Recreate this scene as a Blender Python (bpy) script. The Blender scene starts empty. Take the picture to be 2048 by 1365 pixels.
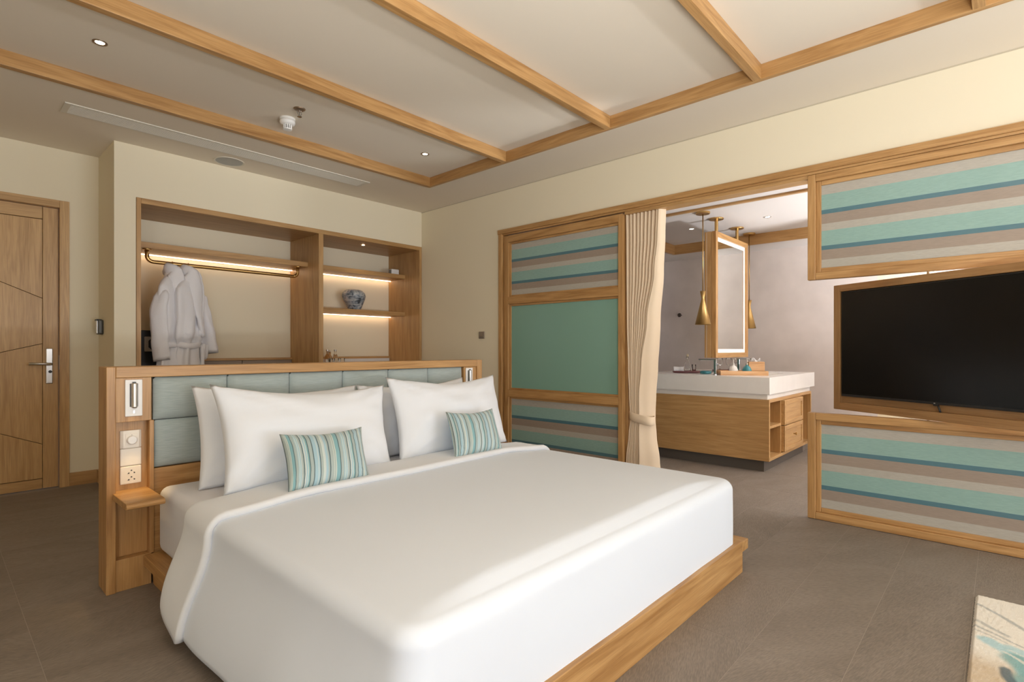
import bpy, bmesh, math, random
from mathutils import Vector, Matrix, noise
random.seed(7)
sc = bpy.context.scene
COL = sc.collection
# ------------------------------------------------------------------ camera, sky, lights, exposure
cam_d = bpy.data.cameras.new('camera')
cam = bpy.data.objects.new('camera', cam_d); COL.objects.link(cam)
cam.location = (0, 0, 1.15)
YAW = math.radians(42.475)
cam.rotation_euler = (math.pi/2, 0, YAW - math.pi/2)
cam_d.sensor_fit = 'HORIZONTAL'; cam_d.sensor_width = 36.0
cam_d.lens = 1069.33/2048*36.0
cam_d.shift_y = 16.5/2048
cam_d.clip_start = 0.05
sc.camera = cam

world = bpy.data.worlds.new('world'); sc.world = world; world.use_nodes = True
wn = world.node_tree.nodes; wl = world.node_tree.links
bg = wn['Background']
bg.inputs['Color'].default_value = (0.82, 0.90, 1.0, 1); bg.inputs['Strength'].default_value = 1.0

sc.view_settings.view_transform = 'Standard'; sc.view_settings.look = 'None'
sc.view_settings.gamma = 1.0; sc.view_settings.use_curve_mapping = False
sc.view_settings.exposure = 0.34
sc.cycles.use_denoising = True
sc.cycles.diffuse_bounces = 7; sc.cycles.glossy_bounces = 5; sc.cycles.transmission_bounces = 8
sc.cycles.transparent_max_bounces = 8; sc.cycles.max_bounces = 12
sc.cycles.sample_clamp_indirect = 6.0

def area(name, loc, rot, sx, sy, power, color):
    d = bpy.data.lights.new(name, 'AREA'); d.shape = 'RECTANGLE'; d.size = sx; d.size_y = sy
    d.energy = power; d.color = color
    o = bpy.data.objects.new(name, d); COL.objects.link(o); o.location = loc; o.rotation_euler = rot
    return o
DAY = (0.93, 0.98, 1.07); BNC = (0.94, 0.985, 1.05)
WINY = -5.2          # the glazed wall behind the camera

LW = -1.75
area('daylight_bedroom', (2.45, WINY-0.25, 1.40), (math.radians(90), 0, 0), 2.9, 2.3, 52, DAY)
area('side_fill', (LW-0.22, -2.6, 1.35), (math.radians(90), 0, math.radians(-90)), 2.6, 2.1, 92, DAY)  # added fill for the right wall; no side window is known here
area('low_fill_bedroom', (2.5, WINY-0.45, 0.16), (math.radians(152), 0, 0), 2.9, 0.8, 250, BNC)  # added fill aimed upwards, as if off an imagined terrace
area('daylight_bathroom', (5.75, WINY-0.25, 1.35), (math.radians(90), 0, 0), 2.6, 2.1, 55, DAY)
# added fill lights aimed up at the two ceilings, out of view
area('ceiling_fill_bedroom', (0.7, -0.7, 0.9), (math.radians(176), 0, 0), 0.8, 0.8, 92, (1,1,1))
area('ceiling_fill_bathroom', (5.7, -1.0, 1.0), (math.radians(180), 0, 0), 0.5, 0.5, 205, (0.97,0.99,1.03))

def spot(name, loc, power, color, angle=100, rot=(0,0,0), blend=0.9, r=0.03):
    d = bpy.data.lights.new(name, 'SPOT'); d.energy = power; d.color = color
    d.spot_size = math.radians(angle); d.spot_blend = blend; d.shadow_soft_size = r
    o = bpy.data.objects.new(name, d); COL.objects.link(o); o.location = loc; o.rotation_euler = rot
    return o
WARM = (1.0, 0.78, 0.52)

# ------------------------------------------------------------------ mesh helpers
class MB:
    def __init__(s): s.v = []; s.f = []; s.m = []; s.uv = {}
    def box(s, lo, hi, mi=0):
        x0,y0,z0 = lo; x1,y1,z1 = hi
        if x0>x1: x0,x1=x1,x0
        if y0>y1: y0,y1=y1,y0
        if z0>z1: z0,z1=z1,z0
        b = len(s.v)
        s.v += [(x0,y0,z0),(x1,y0,z0),(x1,y1,z0),(x0,y1,z0),(x0,y0,z1),(x1,y0,z1),(x1,y1,z1),(x0,y1,z1)]
        for q in ((0,3,2,1),(4,5,6,7),(0,1,5,4),(1,2,6,5),(2,3,7,6),(3,0,4,7)):
            s.f.append(tuple(b+i for i in q)); s.m.append(mi)
        return s
    def prism(s, pts, axis, a0, a1, mi=0):
        """polygon pts (2-D) extruded along axis; remaining axes in order"""
        n = len(pts); b = len(s.v)
        def mk(p, a):
            if axis == 0: return (a, p[0], p[1])
            if axis == 1: return (p[0], a, p[1])
            return (p[0], p[1], a)
        for a in (a0, a1):
            for p in pts: s.v.append(mk(p, a))
        s.f.append(tuple(b+i for i in range(n))[::-1]); s.m.append(mi)
        s.f.append(tuple(b+n+i for i in range(n))); s.m.append(mi)
        for i in range(n):
            j = (i+1) % n
            s.f.append((b+i, b+j, b+n+j, b+n+i)); s.m.append(mi)
        return s
    def lathe(s, prof, c, n=24, mi=0, axis=2, caps=True):
        b = len(s.v)
        for r, t in prof:
            for k in range(n):
                a = 2*math.pi*k/n
                p = [r*math.cos(a), r*math.sin(a), t]
                if axis == 0: p = [t, r*math.cos(a), r*math.sin(a)]
                if axis == 1: p = [r*math.cos(a), t, r*math.sin(a)]
                s.v.append((c[0]+p[0], c[1]+p[1], c[2]+p[2]))
        for i in range(len(prof)-1):
            for k in range(n):
                k2 = (k+1) % n
                s.f.append((b+i*n+k, b+i*n+k2, b+(i+1)*n+k2, b+(i+1)*n+k)); s.m.append(mi)
        if caps:
            if prof[0][0] > 1e-5: s.f.append(tuple(b+k for k in range(n))[::-1]); s.m.append(mi)
            if prof[-1][0] > 1e-5: s.f.append(tuple(b+(len(prof)-1)*n+k for k in range(n))); s.m.append(mi)
        return s
    def tube(s, pts, r, n=10, mi=0):
        pts = [Vector(p) for p in pts]; b = len(s.v)
        rr = r if isinstance(r, (list, tuple)) else [r]*len(pts)
        up = Vector((0,0,1)); prev = None
        for i, p in enumerate(pts):
            t = (pts[min(i+1,len(pts)-1)] - pts[max(i-1,0)]).normalized()
            if prev is None:
                u = t.cross(up)
                if u.length < 1e-3: u = t.cross(Vector((1,0,0)))
            else: u = prev - t*prev.dot(t)
            u.normalize(); prev = u; w = t.cross(u)
            for k in range(n):
                a = 2*math.pi*k/n
                s.v.append(tuple(p + (u*math.cos(a) + w*math.sin(a))*rr[i]))
        for i in range(len(pts)-1):
            for k in range(n):
                k2 = (k+1) % n
                s.f.append((b+i*n+k, b+i*n+k2, b+(i+1)*n+k2, b+(i+1)*n+k)); s.m.append(mi)
        s.f.append(tuple(b+k for k in range(n))[::-1]); s.m.append(mi)
        s.f.append(tuple(b+(len(pts)-1)*n+k for k in range(n))); s.m.append(mi)
        return s
    def grid(s, rows, mi=0, close=False):
        b = len(s.v); n = len(rows[0])
        for r in rows: s.v += [tuple(p) for p in r]
        for i in range(len(rows)-1):
            for k in range(n if close else n-1):
                k2 = (k+1) % n
                s.f.append((b+i*n+k, b+i*n+k2, b+(i+1)*n+k2, b+(i+1)*n+k)); s.m.append(mi)
        return s

ORG = {}
def build(name, mb, mats, parent=None, bevel=0.0, smooth=False, local=False, label=None, seg=2, fix=True):
    me = bpy.data.meshes.new(name)
    off = Vector((0,0,0))
    if parent is not None and not local: off = ORG.get(parent.name, Vector((0,0,0)))
    me.from_pydata([tuple(Vector(v)-off) for v in mb.v], [], mb.f)
    if not isinstance(mats, (list, tuple)): mats = [mats]
    for m in mats: me.materials.append(m)
    for p, mi in zip(me.polygons, mb.m):
        p.material_index = mi; p.use_smooth = smooth
    if fix:
        bm = bmesh.new(); bm.from_mesh(me); bmesh.ops.recalc_face_normals(bm, faces=bm.faces); bm.to_mesh(me); bm.free()
    me.update()
    o = bpy.data.objects.new(name, me); COL.objects.link(o)
    if parent is not None:
        o.parent = parent; ORG[o.name] = off.copy()
    else: ORG[o.name] = Vector((0,0,0))
    if bevel > 0:
        b = o.modifiers.new('bevel', 'BEVEL'); b.width = bevel; b.segments = seg; b.limit_method = 'ANGLE'; b.angle_limit = math.radians(40)
    if label: o['label'] = label
    return o
def thing(name, label, cat, loc, group=None, rotz=0.0):
    o = bpy.data.objects.new(name, None); COL.objects.link(o); o.location = loc; o.rotation_euler = (0,0,rotz)
    o.empty_display_size = 0.1
    o['label'] = label; o['category'] = cat
    if group: o['group'] = group
    ORG[o.name] = Vector(loc)
    return o
def orient_up(o):
    if sum(p.normal.z*p.area for p in o.data.polygons) < 0:
        bm = bmesh.new(); bm.from_mesh(o.data); bmesh.ops.reverse_faces(bm, faces=bm.faces); bm.to_mesh(o.data); bm.free()
def tag(o, label, cat, group=None):
    o['label'] = label; o['category'] = cat
    if group: o['group'] = group
    return o
def struct(o, label=None):
    o['kind'] = 'structure'
    if label: o['label'] = label
    return o
def sroot(name, loc, label):
    o = bpy.data.objects.new(name, None); COL.objects.link(o); o.location = loc
    o.empty_display_size = 0.1
    ORG[o.name] = Vector(loc); o['kind'] = 'structure'; o['label'] = label
    return o
def dup(root, loc, label=None, rotz=None):
    r = root.copy(); COL.objects.link(r); r.location = loc
    if rotz is not None: r.rotation_euler = (0,0,rotz)
    if label: r['label'] = label
    for ch in list(root.children):
        c = ch.copy(); COL.objects.link(c); c.parent = r
        for g in list(ch.children):
            d = g.copy(); COL.objects.link(d); d.parent = c
    ORG[r.name] = Vector(loc)
    return r

# ------------------------------------------------------------------ materials
def newmat(name):
    m = bpy.data.materials.new(name); m.use_nodes = True
    return m, m.node_tree.nodes, m.node_tree.links, m.node_tree.nodes['Principled BSDF']
def plain(name, col, rough=0.5, metal=0.0, spec=0.5, coat=0.0, noise_amt=0.0, nscale=8.0, bump=0.0, bscale=200.0, sheen=0.0):
    m, n, l, b = newmat(name)
    b.inputs['Base Color'].default_value = (*col, 1); b.inputs['Roughness'].default_value = rough
    b.inputs['Metallic'].default_value = metal; b.inputs['Specular IOR Level'].default_value = spec
    b.inputs['Coat Weight'].default_value = coat; b.inputs['Coat Roughness'].default_value = 0.08
    b.inputs['Sheen Weight'].default_value = sheen
    tc = n.new('ShaderNodeTexCoord')
    if noise_amt > 0:
        t = n.new('ShaderNodeTexNoise'); t.inputs['Scale'].default_value = nscale; t.inputs['Detail'].default_value = 5
        l.new(tc.outputs['Object'], t.inputs['Vector'])
        r = n.new('ShaderNodeValToRGB')
        r.color_ramp.elements[0].position = 0.3; r.color_ramp.elements[1].position = 0.7
        r.color_ramp.elements[0].color = (*[c*(1-noise_amt) for c in col], 1)
        r.color_ramp.elements[1].color = (*[min(1, c*(1+noise_amt)) for c in col], 1)
        l.new(t.outputs['Fac'], r.inputs['Fac']); l.new(r.outputs['Color'], b.inputs['Base Color'])
    if bump > 0:
        t2 = n.new('ShaderNodeTexNoise'); t2.inputs['Scale'].default_value = bscale; t2.inputs['Detail'].default_value = 3
        l.new(tc.outputs['Object'], t2.inputs['Vector'])
        bp = n.new('ShaderNodeBump'); bp.inputs['Strength'].default_value = bump; bp.inputs['Distance'].default_value = 0.003
        l.new(t2.outputs['Fac'], bp.inputs['Height']); l.new(bp.outputs['Normal'], b.inputs['Normal'])
    return m
def glass(name, col=(1,1,1), rough=0.0, ior=1.45):
    m, n, l, b = newmat(name)
    b.inputs['Base Color'].default_value = (*col,1); b.inputs['Roughness'].default_value = rough
    b.inputs['Transmission Weight'].default_value = 1.0; b.inputs['IOR'].default_value = ior
    return m
def emit(name, col, strength):
    m, n, l, b = newmat(name)
    b.inputs['Base Color'].default_value = (*col,1)
    b.inputs['Emission Color'].default_value = (*col,1); b.inputs['Emission Strength'].default_value = strength
    return m
def wood(name, dark, mid, light, axis, rough=0.42):
    m, n, l, b = newmat(name)
    tc = n.new('ShaderNodeTexCoord'); oi = n.new('ShaderNodeObjectInfo')
    ad = n.new('ShaderNodeVectorMath'); ad.operation = 'ADD'
    sm = n.new('ShaderNodeVectorMath'); sm.operation = 'SCALE'; sm.inputs[0].default_value = (13.1, 7.7, 9.3)
    l.new(oi.outputs['Random'], sm.inputs['Scale'])
    l.new(tc.outputs['Object'], ad.inputs[0]); l.new(sm.outputs['Vector'], ad.inputs[1])
    def stretched(along, across, scale, detail, dist):
        mp = n.new('ShaderNodeMapping'); s = [across]*3; s[axis] = along
        mp.inputs['Scale'].default_value = s
        t = n.new('ShaderNodeTexNoise'); t.inputs['Scale'].default_value = scale; t.inputs['Detail'].default_value = detail
        t.inputs['Distortion'].default_value = dist
        l.new(ad.outputs['Vector'], mp.inputs['Vector']); l.new(mp.outputs['Vector'], t.inputs['Vector'])
        return t
    a = stretched(0.7, 9.0, 2.0, 5, 1.4)
    f = stretched(3.0, 130.0, 2.0, 3, 0.2)
    r = n.new('ShaderNodeValToRGB'); e = r.color_ramp.elements
    e[0].position = 0.28; e[0].color = (*dark,1); e[1].position = 0.74; e[1].color = (*light,1)
    k = e.new(0.5); k.color = (*mid,1)
    l.new(a.outputs['Fac'], r.inputs['Fac'])
    r2 = n.new('ShaderNodeValToRGB'); r2.color_ramp.elements[0].position = 0.33; r2.color_ramp.elements[1].position = 0.6
    r2.color_ramp.elements[0].color = (0.74,0.70,0.66,1); r2.color_ramp.elements[1].color = (1,1,1,1)
    l.new(f.outputs['Fac'], r2.inputs['Fac'])
    mx = n.new('ShaderNodeMix'); mx.data_type = 'RGBA'; mx.blend_type = 'MULTIPLY'; mx.inputs['Factor'].default_value = 0.75
    l.new(r.outputs['Color'], mx.inputs['A']); l.new(r2.outputs['Color'], mx.inputs['B'])
    l.new(mx.outputs['Result'], b.inputs['Base Color'])
    b.inputs['Roughness'].default_value = rough
    bp = n.new('ShaderNodeBump'); bp.inputs['Strength'].default_value = 0.12; bp.inputs['Distance'].default_value = 0.002
    l.new(f.outputs['Fac'], bp.inputs['Height']); l.new(bp.outputs['Normal'], b.inputs['Normal'])
    return m
OAK = [wood('golden_oak_%s' % c, (0.335,0.165,0.050), (0.46,0.255,0.092), (0.565,0.335,0.135), i) for i, c in enumerate('xyz')]
BRN = [wood('brown_oak_%s' % c, (0.39,0.215,0.078), (0.485,0.285,0.112), (0.56,0.345,0.148), i) for i, c in enumerate('xyz')]

OAK_SHADED = [wood('shaded_oak_%s' % c, (0.255,0.135,0.050), (0.325,0.178,0.070), (0.385,0.22,0.092), i) for i, c in enumerate('xyz')]  # oak darkened in colour for the shade on the turned television panel
DOORW = [wood('pale_oak_%s' % c, (0.46,0.275,0.108), (0.56,0.35,0.150), (0.64,0.415,0.19), i) for i, c in enumerate('xyz')]
def wbox(name, lo, hi, parent=None, W=OAK, bevel=0.002, axis=None, label=None, local=False):
    d = [abs(hi[i]-lo[i]) for i in range(3)]
    ax = d.index(max(d)) if axis is None else axis
    return build(name, MB().box(lo, hi), W[ax], parent, bevel=bevel, local=local, label=label)

M_WALL = plain('cream_wall_paint', (0.77,0.70,0.535), 0.85, spec=0.2, bump=0.05, bscale=300)
M_CEIL = plain('ceiling_paint', (0.745,0.675,0.565), 0.9, spec=0.2)
M_BWALL = plain('grey_plaster', (0.67,0.61,0.58), 0.85, spec=0.2, noise_amt=0.05, nscale=4)
M_WHITEP = plain('white_paint', (0.78,0.77,0.75), 0.7)
M_GROUT = plain('grout', (0.34,0.29,0.245), 0.9)
M_DARK = plain('dark_gap', (0.03,0.025,0.02), 0.8)
M_LINEN = plain('white_linen', (0.74,0.765,0.80), 0.85, spec=0.15, bump=0.03, bscale=900, sheen=0.15)
M_SATIN = plain('white_duvet_satin', (0.71,0.765,0.845), 0.62, spec=0.25, bump=0.02, bscale=1200, sheen=0.1)
M_MATT = plain('mattress_sheet', (0.70,0.70,0.73), 0.9, spec=0.1)
M_TERRY = plain('white_terry', (0.77,0.76,0.78), 0.95, spec=0.1, bump=0.6, bscale=260, sheen=0.3)
M_UPH = None
M_SILVER = plain('brushed_steel', (0.62,0.60,0.57), 0.3, metal=1.0)
M_CHROME = plain('chrome', (0.55,0.57,0.60), 0.12, metal=1.0)
M_BRASS = plain('brushed_brass', (0.56,0.36,0.14), 0.34, metal=1.0)
M_BRASSP = plain('satin_brass_shade', (0.50,0.32,0.12), 0.42, metal=0.9)
M_PLAST = plain('ivory_plastic', (0.76,0.71,0.62), 0.4)
M_WPLAST = plain('white_plastic', (0.80,0.79,0.76), 0.4)
M_BLACK = plain('black_plastic', (0.012,0.012,0.012), 0.4)
M_SCREEN = plain('screen_glass', (0.003,0.003,0.003), 0.22, spec=0.35)
M_STONE = plain('white_counter', (0.78,0.765,0.74), 0.25, noise_amt=0.02)
M_KICK = plain('dark_plinth', (0.09,0.075,0.062), 0.6)
M_VENT = plain('vent_paint', (0.66,0.62,0.53), 0.6)
M_SPK = plain('speaker_mesh', (0.42,0.42,0.40), 0.7, bump=0.3, bscale=900)
M_LED = emit('warm_led', (1.0,0.72,0.48), 8.0)
M_LAMP = emit('downlight_lens', (1.0,0.80,0.55), 14.0)
M_LAMPW = emit('bath_downlight_lens', (1.0,0.9,0.78), 10.0)
M_MIRL = emit('mirror_light_band', (1.0,0.98,0.95), 0.05)
M_MIRROR = plain('mirror_silver', (0.86,0.88,0.86), 0.02, metal=1.0)
M_GLASS = glass('clear_glass', ior=1.14)
M_AMBER = glass('amber_drink', (0.85,0.52,0.28))
M_TEAL = plain('teal_ceramic', (0.04,0.205,0.235), 0.35)
M_WCER = plain('white_ceramic', (0.75,0.73,0.69), 0.5, bump=0.1, bscale=150)
M_LACQ = plain('dark_red_lacquer', (0.13,0.04,0.045), 0.3)
M_BOXW = wood('pale_tray_wood', (0.55,0.30,0.13), (0.64,0.37,0.17), (0.70,0.43,0.22), 0)
M_CURT = plain('beige_curtain', (0.70,0.56,0.40), 0.9, spec=0.1, bump=0.15, bscale=700, sheen=0.0)
M_GREEN = plain('frosted_green_glass', (0.205,0.37,0.30), 0.16, spec=0.5)
M_TAUPE = plain('taupe_plastic', (0.24,0.19,0.14), 0.5)

def floor_mat():
    m, n, l, b = newmat('slate_tile')
    tc = n.new('ShaderNodeTexCoord'); oi = n.new('ShaderNodeObjectInfo')
    sm = n.new('ShaderNodeVectorMath'); sm.operation = 'SCALE'; sm.inputs[0].default_value = (23.1, 17.7, 3.3)
    l.new(oi.outputs['Random'], sm.inputs['Scale'])
    ad = n.new('ShaderNodeVectorMath'); ad.operation = 'ADD'
    l.new(tc.outputs['Object'], ad.inputs[0]); l.new(sm.outputs['Vector'], ad.inputs[1])
    def nz(scale3, sc_, det, dist):
        mp = n.new('ShaderNodeMapping'); mp.inputs['Scale'].default_value = scale3; vr = n.new('ShaderNodeVectorRotate'); vr.rotation_type = 'Z_AXIS'
        an = n.new('ShaderNodeMath'); an.operation = 'MULTIPLY_ADD'; an.inputs[1].default_value = 1.3; an.inputs[2].default_value = -0.5
        l.new(oi.outputs['Random'], an.inputs[0]); l.new(an.outputs['Value'], vr.inputs['Angle']); l.new(ad.outputs['Vector'], vr.inputs['Vector'])
        t = n.new('ShaderNodeTexNoise'); t.inputs['Scale'].default_value = sc_; t.inputs['Detail'].default_value = det; t.inputs['Distortion'].default_value = dist
        l.new(vr.outputs['Vector'], mp.inputs['Vector']); l.new(mp.outputs['Vector'], t.inputs['Vector']); return t
    a = nz((1,3,1), 2.0, 4, 0.8); f = nz((9,70,1), 4.0, 6, 0.15)
    r = n.new('ShaderNodeValToRGB'); e = r.color_ramp.elements
    e[0].position = 0.3; e[0].color = (0.200,0.167,0.138,1); e[1].position = 0.7; e[1].color = (0.238,0.201,0.169,1)
    l.new(a.outputs['Fac'], r.inputs['Fac'])
    r2 = n.new('ShaderNodeValToRGB'); r2.color_ramp.elements[0].position = 0.3; r2.color_ramp.elements[1].position = 0.7
    r2.color_ramp.elements[0].color = (0.78,0.78,0.78,1); r2.color_ramp.elements[1].color = (1.18,1.17,1.16,1)
    l.new(f.outputs['Fac'], r2.inputs['Fac'])
    mx = n.new('ShaderNodeMix'); mx.data_type = 'RGBA'; mx.blend_type = 'MULTIPLY'; mx.inputs['Factor'].default_value = 1.0
    l.new(r.outputs['Color'], mx.inputs['A']); l.new(r2.outputs['Color'], mx.inputs['B'])
    l.new(mx.outputs['Result'], b.inputs['Base Color'])
    b.inputs['Roughness'].default_value = 0.55; b.inputs['Specular IOR Level'].default_value = 0.35
    bp = n.new('ShaderNodeBump'); bp.inputs['Strength'].default_value = 0.25; bp.inputs['Distance'].default_value = 0.002
    l.new(f.outputs['Fac'], bp.inputs['Height']); l.new(bp.outputs['Normal'], b.inputs['Normal'])
    return m
M_TILE = floor_mat()

def uph_mat():
    m, n, l, b = newmat('grey_green_upholstery')
    tc = n.new('ShaderNodeTexCoord'); mp = n.new('ShaderNodeMapping'); mp.inputs['Scale'].default_value = (18, 18, 420)
    t = n.new('ShaderNodeTexNoise'); t.inputs['Scale'].default_value = 1.0; t.inputs['Detail'].default_value = 4
    l.new(tc.outputs['Object'], mp.inputs['Vector']); l.new(mp.outputs['Vector'], t.inputs['Vector'])
    r = n.new('ShaderNodeValToRGB'); e = r.color_ramp.elements
    e[0].position = 0.3; e[0].color = (0.290,0.345,0.330,1); e[1].position = 0.7; e[1].color = (0.385,0.440,0.425,1)
    l.new(t.outputs['Fac'], r.inputs['Fac']); l.new(r.outputs['Color'], b.inputs['Base Color'])
    b.inputs['Roughness'].default_value = 0.75; b.inputs['Sheen Weight'].default_value = 0.3
    bp = n.new('ShaderNodeBump'); bp.inputs['Strength'].default_value = 0.2; bp.inputs['Distance'].default_value = 0.002
    l.new(t.outputs['Fac'], bp.inputs['Height']); l.new(bp.outputs['Normal'], b.inputs['Normal'])
    return m
M_UPH = uph_mat()

S_LIGHT = (0.41,0.385,0.33); S_AQUA = (0.245,0.40,0.355); S_DARK = (0.065,0.165,0.20); S_TAUPE = (0.30,0.24,0.19)
def stripe_mat():
    """striped fabric behind glass: bands run across, positions from the top of the sheet"""
    m, n, l, b = newmat('striped_panel_fabric')
    tc = n.new('ShaderNodeTexCoord'); sx = n.new('ShaderNodeSeparateXYZ'); l.new(tc.outputs['Generated'], sx.inputs['Vector'])
    inv = n.new('ShaderNodeMath'); inv.operation = 'SUBTRACT'; inv.inputs[0].default_value = 1.0; l.new(sx.outputs['Z'], inv.inputs[1])
    r = n.new('ShaderNodeValToRGB'); r.color_ramp.interpolation = 'CONSTANT'
    bands = [(0,S_LIGHT),(18.5,S_AQUA),(48.5,S_DARK),(57,S_TAUPE),(76,S_LIGHT),(90,S_AQUA),(119.5,S_DARK),(128,S_TAUPE),(147,S_LIGHT)]
    e = r.color_ramp.elements
    e[0].position = 0; e[0].color = (*bands[0][1],1)
    e[1].position = bands[1][0]/164; e[1].color = (*bands[1][1],1)
    for p, c in bands[2:]:
        k = e.new(p/164); k.color = (*c,1)
    l.new(inv.outputs['Value'], r.inputs['Fac'])
    mp = n.new('ShaderNodeMapping'); mp.inputs['Scale'].default_value = (30, 30, 500)
    t = n.new('ShaderNodeTexNoise'); t.inputs['Scale'].default_value = 1.0; t.inputs['Detail'].default_value = 4
    l.new(tc.outputs['Object'], mp.inputs['Vector']); l.new(mp.outputs['Vector'], t.inputs['Vector'])
    r2 = n.new('ShaderNodeValToRGB'); r2.color_ramp.elements[0].position = 0.3; r2.color_ramp.elements[1].position = 0.7
    r2.color_ramp.elements[0].color = (0.88,0.88,0.88,1); r2.color_ramp.elements[1].color = (1.06,1.06,1.06,1)
    l.new(t.outputs['Fac'], r2.inputs['Fac'])
    mx = n.new('ShaderNodeMix'); mx.data_type = 'RGBA'; mx.blend_type = 'MULTIPLY'; mx.inputs['Factor'].default_value = 1.0
    l.new(r.outputs['Color'], mx.inputs['A']); l.new(r2.outputs['Color'], mx.inputs['B'])
    l.new(mx.outputs['Result'], b.inputs['Base Color'])
    b.inputs['Roughness'].default_value = 0.6
    b.inputs['Coat Weight'].default_value = 0.6; b.inputs['Coat Roughness'].default_value = 0.12
    return m
M_STRIPE = stripe_mat()

def cushion_mat(name, seed):
    m, n, l, b = newmat(name)
    uv = n.new('ShaderNodeUVMap'); sx = n.new('ShaderNodeSeparateXYZ'); l.new(uv.outputs['UV'], sx.inputs['Vector'])
    fr = n.new('ShaderNodeMath'); fr.operation = 'MULTIPLY_ADD'; fr.inputs[1].default_value = 2.15; fr.inputs[2].default_value = 0.13*seed
    l.new(sx.outputs['X'], fr.inputs[0])
    f2 = n.new('ShaderNodeMath'); f2.operation = 'FRACT'; l.new(fr.outputs['Value'], f2.inputs[0])
    r = n.new('ShaderNodeValToRGB'); r.color_ramp.interpolation = 'CONSTANT'
    T=(0.21,0.40,0.43); D=(0.08,0.13,0.14); G=(0.36,0.43,0.41); C=(0.56,0.63,0.56); B=(0.34,0.50,0.56); W=(0.52,0.58,0.56)
    seq = [(0,D),(.022,G),(.09,C),(.105,G),(.13,C),(.145,T),(.225,D),(.245,G),(.31,B),(.335,C),(.35,B),(.38,W),(.395,G),(.44,D),(.462,W),(.50,B),(.53,C),(.545,T),(.575,D),
           (.595,G),(.665,D),(.685,B),(.76,W),(.775,B),(.80,D),(.82,G),(.87,C),(.885,W),(.92,B),(.965,G)]
    e = r.color_ramp.elements
    e[0].position = 0; e[0].color = (*seq[0][1],1); e[1].position = seq[1][0]; e[1].color = (*seq[1][1],1)
    for p, c in seq[2:]:
        k = e.new(p); k.color = (*c,1)
    l.new(f2.outputs['Value'], r.inputs['Fac']); l.new(r.outputs['Color'], b.inputs['Base Color'])
    b.inputs['Roughness'].default_value = 0.7; b.inputs['Sheen Weight'].default_value = 0.2
    return m
M_CUSH1 = cushion_mat('striped_cushion_fabric', 0); M_CUSH2 = cushion_mat('striped_cushion_fabric_two', 3)
M_CBLUE = plain('plain_blue_cushion_back', (0.22,0.43,0.56), 0.7)

def vase_mat():
    m, n, l, b = newmat('mottled_stoneware')
    tc = n.new('ShaderNodeTexCoord')
    t = n.new('ShaderNodeTexNoise'); t.inputs['Scale'].default_value = 15; t.inputs['Detail'].default_value = 7; t.inputs['Distortion'].default_value = 1.6
    mp = n.new('ShaderNodeMapping'); mp.inputs['Scale'].default_value = (1,1,1.6)
    l.new(tc.outputs['Object'], mp.inputs['Vector']); l.new(mp.outputs['Vector'], t.inputs['Vector'])
    r = n.new('ShaderNodeValToRGB'); e = r.color_ramp.elements
    e[0].position = 0.34; e[0].color = (0.02,0.025,0.03,1); e[1].position = 0.66; e[1].color = (0.50,0.50,0.49,1)
    k = e.new(0.40); k.color = (0.15,0.18,0.215,1); k = e.new(0.50); k.color = (0.30,0.33,0.355,1)
    l.new(t.outputs['Fac'], r.inputs['Fac']); l.new(r.outputs['Color'], b.inputs['Base Color'])
    b.inputs['Roughness'].default_value = 0.35
    return m
M_VASE = vase_mat()

# ------------------------------------------------------------------ the room shell
RW, CW, DW, ZC, ZT = 4.06, 5.21, 5.78, 2.814, 2.891
# floor with separate tiles
fl = build('floor', MB().box((LW,WINY-0.1,-0.12),(7.45,5.95,-0.0006)), M_GROUT)
struct(fl, 'taupe slate tiled floor of bedroom and bathroom')
TX, TY, GX, GY = 0.278, 0.095, 0.626, 0.3135
tm = MB().box((0.0010,0.0010,-0.012),(GX-0.0010,GY-0.0010,0.0))
fx, fy = math.cos(YAW), math.sin(YAW)
def inview(x, y):
    d = x*fx + y*fy
    if d < 0.8: return False
    u = (x*fy - y*fx)/d
    return abs(u) < 1.12 and 1.15/d < 0.80
first = None; rest = MB(); nt = 0
BED = (0.75, 2.84, 1.0, 3.07)
for i in range(-4, 12):
    for j in range(-18, 19):
        x0, y0 = TX+i*GX, TY+j*GY
        if x0 < LW-0.3 or y0 < WINY-0.2 or y0+GY > 5.95: continue
        under = x0 > BED[0] and x0+GX < BED[1]+0.4 and y0 > BED[2] and y0+GY < 3.4
        hid = y0 > 3.3 and x0 > 1.0 and x0 < 4.0
        vis = any(inview(x0+a*GX, y0+b*GY) for a in (0,1) for b in (0,1)) and not under and not hid
        if vis and nt < 290:
            if first is None:
                first = build('tile', tm, M_TILE, None, bevel=0.0); o = first
            else:
                o = first.copy(); COL.objects.link(o)
            o.parent = fl; o.location = (x0, y0, 0); nt += 1
        else:
            rest.box((x0+0.0010,y0+0.0010,-0.012),(min(x0+GX-0.0010,7.45),y0+GY-0.0010,0.0))
r_ = build('tile_field', rest, M_TILE, fl); r_['kind'] = 'stuff'

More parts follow.
